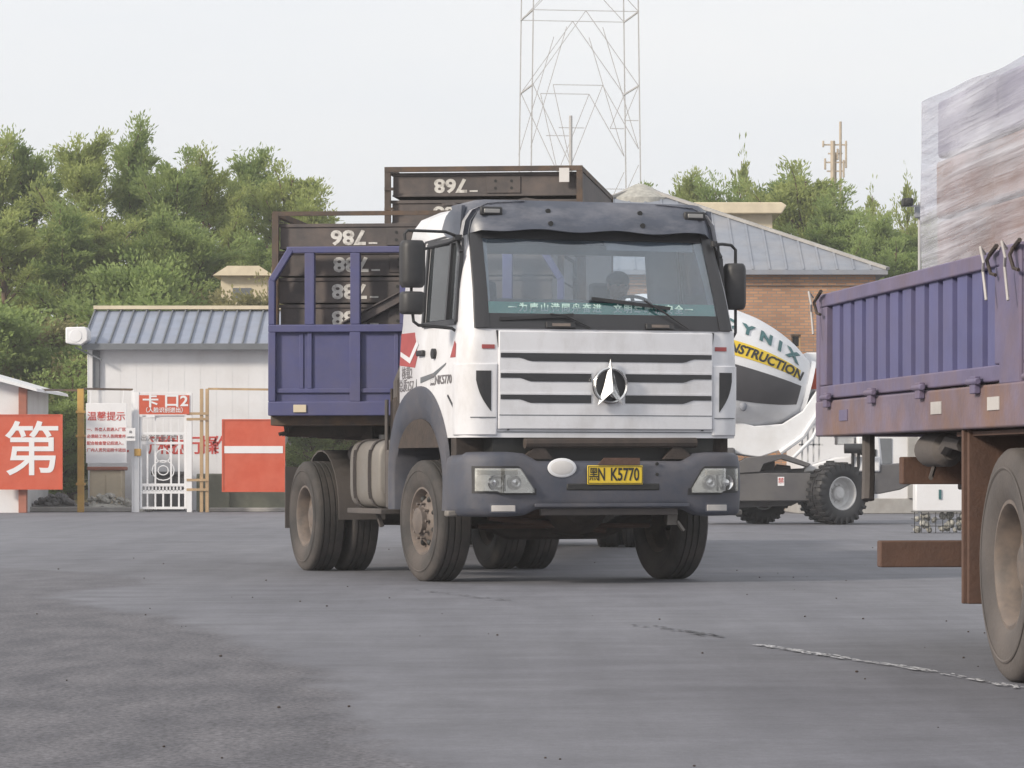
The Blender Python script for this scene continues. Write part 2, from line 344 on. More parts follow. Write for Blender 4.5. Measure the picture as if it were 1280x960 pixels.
LEAF = [leafmat('pine_needles', (.18, .255, .09), (.38, .45, .17)), leafmat('larch_needles', (.25, .31, .10), (.45, .49, .19)),
        leafmat('young_leaves', (.23, .31, .10), (.37, .45, .18)), leafmat('dry_olive_leaves', (.25, .235, .11), (.37, .35, .18))]

def brick_mat():
    m = bpy.data.materials.new('old_brick'); m.use_nodes = True; nt = m.node_tree; N = nt.nodes.new; L = nt.links.new; p = nt.nodes['Principled BSDF']
    tc = N('ShaderNodeTexCoord'); mp = N('ShaderNodeMapping'); mp.inputs['Rotation'].default_value = (R(90), 0, 0); L(tc.outputs['Object'], mp.inputs[0])
    b = N('ShaderNodeTexBrick'); b.inputs['Scale'].default_value = 1; b.inputs['Brick Width'].default_value = .23; b.inputs['Row Height'].default_value = .072
    b.inputs['Mortar Size'].default_value = .012; b.inputs['Color1'].default_value = (.42, .22, .115, 1); b.inputs['Color2'].default_value = (.29, .15, .085, 1); b.inputs['Mortar'].default_value = (.20, .165, .14, 1)
    L(mp.outputs[0], b.inputs[0])
    n = N('ShaderNodeTexNoise'); n.inputs['Scale'].default_value = .5; n.inputs['Detail'].default_value = 6; L(tc.outputs['Object'], n.inputs[0])
    r = N('ShaderNodeMapRange'); r.inputs[1].default_value = .35; r.inputs[2].default_value = .7; r.inputs[3].default_value = .75; r.inputs[4].default_value = 1.35; L(n.outputs[0], r.inputs[0])
    v = N('ShaderNodeVectorMath'); v.operation = 'MULTIPLY'; L(b.outputs[0], v.inputs[0]); L(r.outputs[0], v.inputs[1])
    L(v.outputs[0], p.inputs['Base Color']); p.inputs['Roughness'].default_value = .9
    return m
M['brick'] = brick_mat()
M['decal'] = mat('faded_red_decal', (.34, .07, .07), .6, var=.2)
M['lamp'] = mat('lamp_silver', (.62, .62, .58), .25, metal=.75, var=.25, vscale=18)

# ================================================================== SETTING
g = MB(); g.add([(-400, -60, 0), (400, -60, 0), (400, 900, 0), (-400, 900, 0)], [(0, 1, 2, 3)])
tag(g.build('ground', M['asphalt']), kind='structure')
# worn white painted line, lower right
def worn_line(p0, p1, wid, name, m, seed, gap=.25, step=.05, z=.008):
    r = random.Random(seed); p0 = Vector(p0); p1 = Vector(p1); d = p1-p0; l = d.length; d.normalize(); nn = Vector((-d.y, d.x)); g = MB(); t = 0
    while t < l:
        s = r.uniform(.04, .14)
        for k in range(5):
            if r.random() < gap: continue
            a = (k/5-.5)*wid+r.uniform(-.01, .01); b = a+wid/5*r.uniform(.5, 1.3); j = r.uniform(0, .05)
            q = [p0+d*(t+j)+nn*a, p0+d*(t+s+j)+nn*(a+r.uniform(-.01, .01)), p0+d*(t+s)+nn*b, p0+d*t+nn*(b+r.uniform(-.01, .01))]
            g.add([(v.x, v.y, z) for v in q], [(0, 1, 2, 3)])
        t += s*r.uniform(.8, 1.05)
    return tag(g.build(name, m, smooth=0), kind='structure')
def gp(u, v):
    Y = CH*F/(v-HZ); return (X(u, Y), Y)
M['linepaint'] = mat('worn_white_road_paint', (.5, .5, .52), .8, var=.2)
worn_line(gp(945, 807), gp(1150, 838), .075, 'road_marking', M['linepaint'], 5, gap=.38)
worn_line(gp(1150, 838), gp(1300, 866), .06, 'road_marking', M['linepaint'], 6, gap=.7)
worn_line(gp(800, 782), gp(900, 797), .11, 'road_crack', M['tar'], 8, gap=.72)
worn_line(gp(520, 738), gp(640, 752), .08, 'road_crack', M['tar'], 9, gap=.85)
# pebbles
g = MB(); r = random.Random(5)
for i in range(70):
    Y = r.uniform(11.5, 45); u = r.uniform(0, 1280); x = X(u, Y); s = r.uniform(.003, .009)
    vs, fs = ell((x, Y, s*.5), (s, s*r.uniform(.7, 1.2), s*.7), 6, 4); g.add(vs, fs)
tag(g.build('scattered_grit', M['chassis'], fix=False), 'small grey grit scattered over the asphalt yard', 'grit', kind='stuff')

# hill behind the yard, left and right
def hill(name, xs, Y0, prof, m):
    g = MB(); secs = []
    for x in xs:
        secs.append([(x, Y0+d, prof(x, d)) for d in (0, 6, 14, 24, 40, 70, 120)])
    g.loft(secs, closed=False); return tag(g.build(name, m), kind='structure')
def hp(x, d):
    a = max(0, min(1, (-x-0)/10)); b = max(0, min(1, (x-4)/10))
    return -.05+min(d, 40)*(.115*a+.07*b)+.35*math.sin(x*.7+d*.2)*min(1, d/10)+(.0 if d < 6 else .1)
hill('hillside', [x*2.0-60 for x in range(61)], 99, hp, M['soil'])

# ------------------------------------------------------------------ trees
def mesh_np(name, V, Fq, mats):
    me = bpy.data.meshes.new(name); nv = len(V); nf = len(Fq); k = Fq.shape[1]
    me.vertices.add(nv); me.vertices.foreach_set('co', V.astype(np.float32).ravel())
    me.loops.add(nf*k); me.loops.foreach_set('vertex_index', Fq.astype(np.int32).ravel())
    me.polygons.add(nf); me.polygons.foreach_set('loop_start', np.arange(0, nf*k, k, dtype=np.int32))
    me.update(calc_edges=True)
    for m in mats: me.materials.append(m)
    return me
def tree_mesh(seed, H, Rd, kind, leaf, dens=1.0, low=.12):
    rng = np.random.default_rng(seed); r = random.Random(seed)
    tb = MB(); lean = (r.uniform(-.05, .05)*H, r.uniform(-.04, .04)*H)
    def tp(t): return Vector((lean[0]*t*t+.08*math.sin(5*t+seed), lean[1]*t*t, H*t))
    tb.tube([tp(i/10*.96) for i in range(11)], [H*.017*(1-i/10*.9)+.01 for i in range(11)], 8)
    tuf = []; nl = {'pine': 44, 'round': 36, 'thin': 22}[kind]
    lobes = [(r.uniform(0, 6.28), r.uniform(.15, .9), r.uniform(-.45, .35)) for _ in range(6)]
    def limb(p, d, ln, th, spread=1.0, ns=7, curve=.12):
        pts = [p.copy()]; cur = p.copy(); dd = d.copy()
        for k in range(ns):
            dd = (dd+Vector((r.uniform(-.16, .16), r.uniform(-.16, .16), r.uniform(-.05, curve)))).normalized(); cur = cur+dd*ln/ns; pts.append(cur.copy())
            if k >= 2:
                side = dd.cross(Vector((0, 0, 1))).normalized()
                for s in range(3 if k < ns-1 else 2):
                    q = r.uniform(-1, 1)*spread; o = side*q*ln*.20*(1.15-.12*k)+Vector((0, 0, r.gauss(.02, .10)))*ln*.35+dd*r.uniform(-.1, .1)
                    tuf.append((cur+o, (dd+side*q*.8+Vector((0, 0, .25))).normalized(), r.uniform(.20, .42)*(.6+.25*min(2, ln/1.6))))
        tb.tube(pts, [th*(1-k/ns*.85)+.006 for k in range(ns+1)], 5, cap=False)
    for i in range(nl):
        q = (i+.5)/nl; t = low+(1-low)*q**.9; az = i*2.399+r.uniform(-.5, .5)
        if kind == 'pine': prof = (1-q**2.2)*.78+.22; up = r.uniform(.10, .65)+.5*q
        elif kind == 'round': prof = math.sqrt(max(.02, 1-(2*q-.85)**2*.75)); up = r.uniform(.3, .9)
        else: prof = .75*math.sin(math.pi*min(.98, q*.85+.1))+.1; up = r.uniform(.9, 1.6)
        for la, lq, lw in lobes: prof *= 1+lw*math.exp(-((q-lq)/.16)**2)*max(0, math.cos(az-la))
        ln = Rd*prof*r.uniform(.55, 1.2)
        if kind == 'pine' and r.random() < .12: ln *= .35
        limb(tp(t*.93), Vector((math.cos(az), math.sin(az), up)).normalized(), ln, H*.0055*(.4+.6*prof))
    if kind == 'pine':                     # several rising leaders make a ragged top
        for k in range(7):
            az = r.uniform(0, 6.28); t = r.uniform(.66, .86); tgt = r.uniform(.88, 1.0) if k else 1.02
            p = tp(t); out = r.uniform(.1, .9) if k else .05
            d = Vector((math.cos(az)*out, math.sin(az)*out, (tgt-t)*H)); limb(p, d.normalized(), d.length, .03, .55, 8, .02)
    else: tuf.append((tp(1), Vector((0, 0, 1)), .35)); tuf.append((tp(.95), Vector((0, 0, 1)), .45))
    T = np.array([list(a) for a, b, c in tuf]); D = np.array([list(b) for a, b, c in tuf]); S = np.array([c for a, b, c in tuf])
    nper = int(36*dens); idx = np.repeat(np.arange(len(T)), nper); n = len(idx)
    off = rng.normal(size=(n, 3)); off /= np.linalg.norm(off, axis=1)[:, None]+1e-9; off *= (rng.random(n)**.5)[:, None]; off[:, 2] *= .55
    P = T[idx]+off*S[idx][:, None]*1.15+D[idx]*rng.uniform(-.5, .8, n)[:, None]*S[idx][:, None]
    ax = off*.7+D[idx]*.9+rng.normal(size=(n, 3))*.4; ax[:, 2] += .2; ax /= np.linalg.norm(ax, axis=1)[:, None]+1e-9
    sd_ = np.cross(ax, rng.normal(size=(n, 3))); sd_ /= np.linalg.norm(sd_, axis=1)[:, None]+1e-9
    Ln = rng.uniform(.6, 1.5, n)[:, None]*leaf[0]; Wd = rng.uniform(.7, 1.3, n)[:, None]*leaf[1]
    A = P-ax*Ln*.5; B = P+ax*Ln*.5; Mi = P+ax*Ln*.05
    V = np.stack([A, Mi+sd_*Wd, B, Mi-sd_*Wd], 1).reshape(-1, 3); Fq = np.arange(n*4).reshape(-1, 4)
    return tb, V, Fq
PROTO = {}; TOPZ = {}
def tree(name, key, u, topv, Y, label, cat='tree', group=None, leafi=0, wscale=1.0, ground=None, kind='pine', H=10.0, Rd=3.0, leaf=(.20, .04), dens=1.0, low=.12, rz=0):
    k = (key, leafi)
    if k not in PROTO:
        tb, V, Fq = tree_mesh(hash_(key), H, Rd, kind, leaf, dens, low)
        cm = mesh_np('crown', V, Fq, [LEAF[leafi]])
        root = empty(name); to = tb.build('trunk', M['trunk'], root, fix=False)
        co = bpy.data.objects.new('crown', cm); C.objects.link(co); co.parent = root
        PROTO[k] = (root, H, [False]); TOPZ[k] = float(np.percentile(V[:, 2], 99.9))
    root, H0, used = PROTO[k]; H0 = TOPZ[k]
    o = root if not used[0] else copy_tree(root)
    used[0] = True
    if o is not root: o.name = name
    x = X(u, Y); gz = hp(x, Y-99)-.1 if Y > 99 else 0
    if ground is not None: gz = ground
    s = (Z(topv, Y)-gz)/H0; o.location = (x, Y, gz); o.scale = (s*wscale, s*wscale, s); o.rotation_euler = (0, 0, rz)
    for q in ('label', 'category', 'group'):
        if q in o: del o[q]
    return tag(o, label, cat, group)
def hash_(s): return sum((i+1)*ord(c) for i, c in enumerate(s)) % 9973
GL = 'trees on the slope behind the shed'; GR = 'trees behind the brick building'
# left wood: back row then front row   (u, top row, depth, prototype, leaf, width, label)
LT = [
 (-14, 168, 108, 'pa', 1, 1.15, 'tall feathery tree cut by the left edge of the photo, furthest left of the wood'),
 (48, 172, 110, 'pb', 0, 1.1, 'dark green tree with a ragged top, second treetop from the left edge of the photo'),
 (104, 165, 107, 'pc', 1, 1.15, 'feathery light green tree rising straight above the left end of the shed roof'),
 (166, 150, 109, 'pa', 0, 1.15, 'tallest tree of the wood, its wispy top standing highest against the white sky'),
 (214, 188, 106, 'pd', 0, 1.1, 'dark pine just right of the tallest treetop of the wood'),
 (258, 192, 109, 'pb', 1, 1.2, 'broad green pine above the middle of the shed roof, left of the treetop dip'),
 (318, 184, 112, 'pc', 0, 1.15, 'pine with a pointed top just right of the dip in the treetop line'),
 (356, 205, 109, 'pd', 1, 1.15, 'pine with the second-last top of the wood, left of the drooping last one'),
 (392, 232, 107, 'pa', 1, 1.2, 'lowest pine at the right end of the wood, half behind the loaded grey trays'),
 (14, 262, 101, 'pd', 1, 1.45, 'mid green bushy tree low at the left edge, in front of the taller trees'),
 (82, 255, 101, 'pa', 0, 1.5, 'dark green dense tree in the front row left of the shed'),
 (140, 262, 102, 'pb', 1, 1.4, 'yellowish front-row tree just behind the left end of the shed roof'),
 (196, 268, 101.5, 'pc', 0, 1.4, 'front-row pine with a bare brown stem showing above the shed roof'),
 (248, 275, 102, 'pd', 0, 1.45, 'deep green front-row pine above the middle of the shed roof'),
 (292, 262, 106, 'pa', 1, 1.2, 'front-row pine standing left of the cream house'),
 (352, 290, 105, 'pb', 0, 1.3, 'low spreading pine beside the cream house, behind the truck load'),
]
for i, (u, tv, Y, key, li, ws, lb) in enumerate(LT):
    tree('pine_tree', key, u, tv, Y, lb, 'pine tree', GL, li, ws, kind='pine', H=10.5, Rd=2.7, leaf=(.15, .024), dens=1.0, rz=i*1.7, low=.08)
GB = 'leafy bushes along the foot of the wood'
SB = [
 (4, 372, 94, 'ra', 2, 1.5, 'light green leafy bush at the left edge, behind the small white building'),
 (44, 400, 95, 'rb', 3, 1.5, 'yellow green bush between the small white building and the shed'),
 (82, 425, 94, 'rc', 2, 1.2, 'bright low bush just left of the shed wall'),
 (28, 480, 92, 'ra', 3, 1.5, 'low olive bush behind the white-on-red character sign'),
 (72, 500, 91, 'rb', 2, 1.3, 'lowest green bush behind the yellow fence post'),
 (172, 322, 98.8, 'rc', 2, 1.05, 'bright green young tree peeping over the shed roof left of its middle'),
 (206, 366, 99.5, 'ra', 2, 1.6, 'light green bush just above the ridge of the shed roof'),
 (250, 368, 100, 'rb', 3, 1.2, 'olive bush above the right half of the shed roof'),
 (322, 352, 95.6, 'ra', 3, .9, 'thin olive bush in front of the cream house, over the shed ridge'),
 (385, 520, 92, 'rc', 2, 1.3, 'green bush seen under the trailer behind the red sign'),
 (424, 500, 93, 'ra', 3, 1.3, 'olive bush behind the fuel tank of the white truck'),
]
for i, (u, tv, Y, key, li, ws, lb) in enumerate(SB):
    tree('leafy_bush', key, u, tv, Y, lb, 'bush', GB, li, ws, kind='round', H=4.0, Rd=1.5, leaf=(.085, .026), dens=1.2, rz=i*2.1, ground=None if Y > 99 else 0, low=.03)
RT = [
 (788, 232, 118, 'pd', 0, .9, 'small dark tree below the lattice pylon, left of the cone of the roof'),
 (852, 216, 122, 'pc', 1, 1.0, 'green tree rising over the left end of the cream roof block'),
 (896, 222, 118, 'pa', 2, 1.1, 'light green tree directly behind the cream roof block'),
 (948, 212, 121, 'pb', 0, 1.2, 'broad dark green tree above the right end of the cream roof block'),
 (996, 206, 118, 'pd', 1, 1.3, 'tallest bushy tree of those right of the cream roof block'),
 (1044, 232, 116, 'pa', 0, 1.2, 'dark tree at the foot of the tan radio mast'),
 (1086, 272, 115, 'pc', 2, 1.25, 'light green tree halfway between the radio mast and the wrapped load'),
 (1124, 282, 116, 'pb', 2, 1.2, 'yellow green tree beside the wrapped load'),
 (1176, 290, 118, 'pd', 1, 1.2, 'green tree half behind the wrapped load'),
 (1058, 250, 124, 'pb', 1, 1.2, 'olive tree behind the radio mast, filling the gap to its right'),
 (1104, 262, 123, 'pa', 1, 1.2, 'far olive tree under the thin poplars'),
 (1148, 268, 121, 'pc', 1, 1.1, 'far olive tree just left of the wrapped load'),
 (1020, 268, 108, 'pb', 2, 1.4, 'low bright tree just over the grey hip roof below the radio mast'),
 (1068, 296, 106, 'pa', 2, 1.4, 'low leafy tree right of the radio mast, touching the hip roof'),
 (1112, 300, 107, 'pd', 2, 1.3, 'low light tree over the right corner of the hip roof'),
]
for i, (u, tv, Y, key, li, ws, lb) in enumerate(RT):
    tree('leafy_tree', key, u, tv, Y, lb, 'tree', GR, li, ws, kind='pine', H=10.5, Rd=2.7, leaf=(.15, .024), rz=i*1.3+.5, low=.08)
for i, (u, tv, lb) in enumerate([(924, 180, 'sparse bare poplar poking up left of the tallest right-hand trees'), (1094, 228, 'thin sparse poplar between the radio mast and the black camera'), (1134, 212, 'thin poplar just above the black camera beside the wrapped load')]):
    tree('poplar_tree', 'th', u, tv, 130, lb, 'poplar', 'sparse poplars on the right skyline', 1, .5, kind='thin', H=10.0, Rd=1.8, leaf=(.2, .05), dens=.22, rz=i*2, low=.3)

# ------------------------------------------------------------------ lattice pylon
Yp = 210
def lattice_pylon():
    root = empty('lattice_pylon', (X(724, Yp), Yp, 0), R(8), 'tall faint steel lattice power pylon rising behind the loaded trays', 'pylon')
    k = Yp/F
    leg = MB(); br = MB()
    zt = Z(-60, Yp); z1 = Z(110, Yp); z0 = 0
    w1 = 66*k
    for sx in (-1, 1):
        for sy in (-1, 1):
            leg.beam((sx*(w1+.35), sy*w1*.8, z0), (sx*w1*.98, sy*w1*.8, zt), .065)
    for sy in (-1, 1):
        y = sy*w1*.8
        a = (-12*k, y, Z(215, Yp))
        for (u0, v0, u1, v1) in [(705-724, 212, -66+0, 112), (705-724, 212, 745-724, 112), (705-724, 212, 683-724, 112), (745-724, 112, 790-724, 190), (772-724, 155, 790-724, 112), (772-724, 155, 790-724, 155), (655-724, 190, 700-724, 40), (790-724, 190, 745-724, 40),
                                 (690-724, 165, 722-724, 165), (683-724, 112, 745-724, 112), (790-724, 210, 776-724, 240), (660-724, 240, 790-724, 240), (-66, 112, 0, 20), (66, 112, 0, 20), (-66, 20, 0, -50), (66, 20, 0, -50), (-66, 20, 66, 20), (-66, 330, 66, 240), (66, 330, -66, 240)]:
            br.beam((u0*k, y, Z(v0, Yp)), (u1*k, y, Z(v1, Yp)), .04)
    for v in (20, 112, 240, 330, 440):
        for sx in (-1, 1): br.beam((sx*w1, -w1*.8, Z(v, Yp)), (sx*w1, w1*.8, Z(v, Yp)), .08)
    leg.add(br.v, br.f); leg.build('lattice_frame', M['pipe'], root, smooth=0)
    ins = MB(); ins.tube([(-19*k, -w1*.8, Z(150, Yp)), (-19*k, -w1*.8, Z(222, Yp))], .10, 8); ins.build('insulator_string', M['pipe'], root)
lattice_pylon()
def radio_mast():
    Ym = 150; k = Ym/F; x = X(1044, Ym)
    root = empty('radio_mast', (x, Ym, 0), 0, 'slim tan radio mast with antennas above the right-hand trees', 'mast')
    m = MB(); m.tube([(-.1, 0, 0), (-.1, 0, Z(176, Ym))], .10, 8); m.tube([(.22, 0, Z(260, Ym)), (.22, 0, Z(152, Ym))], .06, 6); m.tube([(.02, .2, 0), (.02, .2, Z(190, Ym))], .06, 6)
    m.build('mast_pole', M['tower'], root)
    a = MB()
    for v, l in ((181, .5), (192, .3), (203, .45), (214, .35)): a.beam((-l, 0, Z(v, Ym)), (l, 0, Z(v, Ym)), .06)
    a.build('crossbar', M['tower'], root)
    for dx, v0, v1 in ((-.5, 176, 184), (.45, 176, 210), (-.42, 198, 212), (.35, 200, 222), (.1, 186, 200)):
        b = MB(); b.bx(dx-.04, dx+.04, -.08, .05, Z(v1, Ym), Z(v0, Ym)); b.build('antenna_panel', M['tower'], root, bevel=.02)
radio_mast()

# ------------------------------------------------------------------ brick building with a hip roof
YB = 90
def brick_building():
    x0, x1 = X(500, YB), X(1108, YB); ze = Z(338, YB); cx = (x0+x1)/2; hw = (x1-x0)/2
    root = empty('brick_building', (cx, YB, 0), 0, 'old orange brick building with a weathered grey hip roof, behind the white truck', 'building')
    b = MB(); t = .35; D = 11
    wx0, wx1 = X(989, YB)-cx, X(1001, YB)-cx; wz0, wz1 = Z(449, YB), Z(418, YB)
    b.bx(-hw+.3, wx0, 0, t, 0, ze); b.bx(wx1, hw-.3, 0, t, 0, ze); b.bx(wx0, wx1, 0, t, 0, wz0); b.bx(wx0, wx1, 0, t, wz1, ze)
    b.bx(-hw+.3, -hw+.3+t, t, D, 0, ze); b.bx(hw-.3-t, hw-.3, t, D, 0, ze); b.bx(-hw+.3, hw-.3, D, D+t, 0, ze)
    b.build('wall', M['brick'], root, smooth=0)
    r = MB(); oh = .35; apx = X(800, YB+5)-cx; za = Z(236, YB+5)
    E = [(-hw, -oh, ze), (hw, -oh, ze), (hw, D+.6, ze), (-hw, D+.6, ze)]; e2 = [(p[0], p[1], ze-.12) for p in E]
    ap = (apx, 5, za)
    r.add(E+e2+[ap], [(0, 1, 8), (1, 2, 8), (2, 3, 8), (3, 0, 8), (4, 5, 1, 0), (5, 6, 2, 1), (6, 7, 3, 2), (7, 4, 0, 3), (7, 6, 5, 4)])
    # lapped sheet seams and hip caps
    x = -hw+.4
    while x < hw-.2:
        tm_ = min((x+hw)/(apx+hw), (hw-x)/(hw-apx))
        r.beam((x, -oh, ze+.004), (x, -oh+tm_*(5+oh), ze+.004+tm_*(za-ze)), .05, .035); x += .42
    rf = r.build('roof', M['roofgrey'], root, smooth=0)
    h = MB()
    for e in E: h.beam(Vector(e)+Vector((0, 0, .03)), Vector(ap)+Vector((0, 0, .05)), .16, .07)
    h.build('ridge_cap', M['concrete'], rf)
    c = MB(); c.lathe([(.0, .42), (.12, .40), (.5, .22), (.95, .0), (.95, -.2)], 20, Matrix.Translation((apx, 5, za-.28)) @ Matrix.Rotation(R(-90), 4, 'Y'))
    c.build('lit_roof_peak', M['rubble'], rf)  # separate pale cone; the sunlit roof peak is put into its colour
    s = MB(); s.bx(-hw+.28, hw-.28, -.06, 0, ze-.38, ze-.125); s.bx(wx0-.06, wx1+.06, -.05, .1, wz0-.1, wz0); s.build('brick_cornice', M['brick'], root, smooth=0)
    f = MB(); f.bx(wx0, wx0+.04, .1, .16, wz0, wz1); f.bx(wx1-.04, wx1, .1, .16, wz0, wz1); f.bx(wx0+.04, wx1-.04, .1, .16, wz1-.04, wz1); f.bx(wx0+.04, wx1-.04, .1, .16, wz0, wz0+.04); f.bx(wx0+.04, wx1-.04, .11, .15, (wz0+wz1)/2-.015, (wz0+wz1)/2+.015)
    wi = f.build('window', M['tanpost'], root); p = MB(); p.bx(wx0, wx1, .18, .2, wz0, wz1); p.build('pane', M['ink'], wi)
brick_building()
def cream_block():
    Y = 106; x0, x1 = X(866, Y), X(976, Y)
    root = empty('cream_roof_block', ((x0+x1)/2, Y, 0), 0, 'plain cream block with a flat overhanging roof slab, behind the hip roof', 'building'); h = (x1-x0)/2
    b = MB(); b.bx(-h+.2, h-.25, 0, 5, 0, Z(268, Y)); b.build('wall', M['cream'], root, smooth=0)
    b = MB(); b.prism([(-h, Z(268, Y)), (h, Z(268, Y)), (h+.15, Z(258, Y)), (h, Z(254, Y)), (-h, Z(254, Y))], -.4, 5.3); b.build('roof', M['cream'], root, bevel=.03, smooth=0)
    b = MB(); b.bx(-h+.6, -h+1.0, -.03, 0, Z(285, Y), Z(275, Y)); b.build('window', M['ink'], root, smooth=0)
cream_block()
def cream_house():
    Y = 97; x0, x1 = X(276, Y), X(334, Y)
    root = empty('cream_house', ((x0+x1)/2, Y, 0), 0, 'cream house glimpsed through the pines above the right end of the shed roof', 'house'); h = (x1-x0)/2; zb = root.location.z
    b = MB(); b.bx(-h, h, 0, 1.8, 0, Z(345, Y)-zb); b.build('wall', M['cream'], root, smooth=0)
    b = MB(); b.prism([(-h-.2, Z(345, Y)-zb), (h+.2, Z(345, Y)-zb), (h-.2, Z(333, Y)-zb), (-h+.2, Z(333, Y)-zb)], -.3, 2.0); b.build('roof', M['cream'], root, smooth=0)
    b = MB(); b.bx(-.3, .2, -.03, 0, Z(375, Y)-zb, Z(360, Y)-zb); b.build('window', M['lead'], root, smooth=0)
cream_house()

# ------------------------------------------------------------------ white shed with blue grey roof
YS = 89
def white_shed():
    x0, x1 = X(110, YS), X(350, YS); ze = Z(430, YS); D = 5.0
    root = empty('white_shed', (x0, YS, 0), 0, 'long white shed with a ribbed blue grey roof behind the fence', 'shed'); W = x1-x0
    b = MB(); b.bx(0, W, 0, D, 0, ze); b.build('wall', M['white_clean'], root, smooth=0)
    s = MB()
    for i in range(1, 12): s.bx(i*W/12-.006, i*W/12+.006, -.004, 0, .02, ze-.05)
    s.build('wall_seam', M['white_clean'], root, smooth=0)
    r = MB(); zr = Z(388, YS+D*.5); a = (-.1, ze-.02); th = .06
    secs = []
    for x in (-.12, W+.1): secs.append([(x, -.35, ze-.03), (x, D*.5, zr), (x, D+.35, ze-.03), (x, D+.35, ze-.1), (x, D*.5, zr-th-.02), (x, -.35, ze-.1)])
    r.loft(secs, cap0=True, cap1=True)
    n = 15; sm_ = MB()
    for i in range(n+1):
        x = -.1+(W+.18)*i/n
        sm_.beam((x, -.36, ze+.0), (x, D*.5, zr+.03), .035, .05); sm_.beam((x, D+.36, ze+.0), (x, D*.5, zr+.03), .035, .05)
    rf = r.build('roof', M['roofblue'], root, smooth=0); sm_.build('roof_rib', M['lead'], rf, smooth=0)
    c = MB(); c.beam((-.14, D*.5, zr+.07), (W+.12, D*.5, zr+.07), .3, .09); c.build('ridge_cap', M['cream'], rf, smooth=0)
    f = MB(); f.bx(-.1, W+.1, -.44, -.35, ze-.16, ze-.0); f.build('gutter', M['lead'], root, bevel=.01)
    p = MB(); p.bx(.12, .3, -.1, -.004, .4+Z(505, YS), ze-.16); p.build('downpipe', M['lead'], root, bevel=.01)
    g = MB(); g.tube([(0.03, -.2, ze-.15), (.03, -.2, 1)], .02, 6); g.build('cable', M['signwhite'], root)
    # big red characters painted on the wall
    for ch, u in (('二', 150), ('严', 197), ('格', 209), ('执', 221), ('行', 242), ('操', 262), ('作', 276)):
        Mx = front(X(u, YS)-x0, -.004, Z(558, YS)); text(ch, .48, Mx, M['redtext'], root, bold=.006)
    for i, u in enumerate((190, 197, 204, 211, 218, 225)):
        text('安全生产进出'[i], .14, front(X(u, YS)-x0, -.004, Z(546, YS)), M['greyink'], root)
white_shed()
def ac_box():
    Y = YS-.3; x0, x1 = X(84, Y), X(112, Y); zc = Z(421, Y)
    root = empty('air_conditioner', ((x0+x1)/2, Y, Z(432, Y)), 0, 'white box unit bracketed under the left end of the shed roof', 'air conditioner'); h = (x1-x0)/2; H = Z(409, Y)-Z(432, Y)
    b = MB(); b.prism([(-h, 0.05), (-h, H*.97), (h*.75, H), (h, H*.75), (h, H*.25), (h*.4, 0)], -.35, .35); b.build('casing', M['white_clean'], root, bevel=.03)
    b = MB(); b.lathe([(.0, -.012), (.15, -.012), (.16, 0)], 20, Matrix.Translation((-h*.1, -.351, H*.5)) @ Matrix.Rotation(R(90), 4, 'Z')); b.build('fan_grille', M['white_clean'], root)
    b = MB(); b.beam((h*.6, 0, -.06), (h+.35, 0, -.06), .05); b.beam((-h*.3, 0, -.04), (h+.3, 0, -.35), .04); b.build('bracket', M['lead'], root)
ac_box()

# ------------------------------------------------------------------ small white building at the left edge
def guard_hut():
    Y = 84; xr = X(26, Y)
    root = empty('guard_hut', (xr, Y, 0), 0, 'small white building with a thin pitched roof at the left edge', 'hut')
    b = MB(); b.bx(-5, 0, 0, 5, 0, Z(482, Y)); b.build('wall', M['white_clean'], root, smooth=0)
    r = MB(); r.prism([(.45, Z(490, Y)), (.42, Z(486, Y)), (-1.0, Z(464, Y)), (-2.6, Z(440, Y)), (-5.6, Z(486, Y)), (-5.6, Z(490, Y)), (-2.6, Z(445, Y)), (-1.0, Z(469, Y))], -.5, 5.4); r.build('roof', M['signwhite'], root, smooth=0)
    b = MB(); b.prism([(-5, Z(482, Y)), (0, Z(482, Y)), (-1.0, Z(469, Y)), (-2.6, Z(446, Y))], .02, .2); b.build('gable', M['white_clean'], root, smooth=0)
    c = MB(); c.bx(-.03, .16, -.18, -.005, 0, Z(484, Y)); c.build('corner_post', M['redbrown'], root, bevel=.01)
guard_hut()

# ------------------------------------------------------------------ fence, gate, signs
YF = 85
def panel_sign(name, u0, u1, v0, v1, Y, label, m=M['red'], parentless=True, post=True, ry=0):
    root = empty(name, (X((u0+u1)/2, Y), Y, 0), 0, label, 'sign'); h = (X(u1, Y)-X(u0, Y))/2
    b = MB(); b.bx(-h, h, -.03, .03, Z(v1, Y), Z(v0, Y)); b.build('sign_panel', m, root, bevel=.008)
    f = MB(); t = .03; z0, z1 = Z(v1, Y), Z(v0, Y)
    f.bx(-h-.01, -h+t, -.045, -.03, z0, z1); f.bx(h-t, h+.01, -.045, -.03, z0, z1); f.bx(-h+t, h-t, -.045, -.03, z1-t, z1); f.bx(-h+t, h-t, -.045, -.03, z0, z0+t); f.build('frame', m, root)
    if post:
        p = MB()
        if u0 < 0: p.bx(h*.2, h*.85, .03, .2, z1-.3, z1-.2); p.build('bracket', M['redbrown'], root)
        else:
            p.bx(-h*.8, h*.8, .03, .06, z0+.3, z0+.36); p.bx(-h*.8, -h*.8+.06, .06, 1.7, z0+.3, z0+.36)
            p.build('bracket', M['frame'], root)
    return root, h
r_, h = panel_sign('red_sign', -4, 78, 518, 612, 83.7, 'red sign with the big white character 第 at the left edge')
text('第', 1.34, front(.06, -.036, Z(566, 83.7)), M['signwhite'], r_, bold=.012)
r_, h = panel_sign('red_sign', 278, 356, 524, 615, 84.8, 'red sign bearing a single white bar, beside the rear wheels of the truck')
text('一', 1.45, front(0, -.036, Z(569, 84.8)), M['signwhite'], r_, bold=.025)

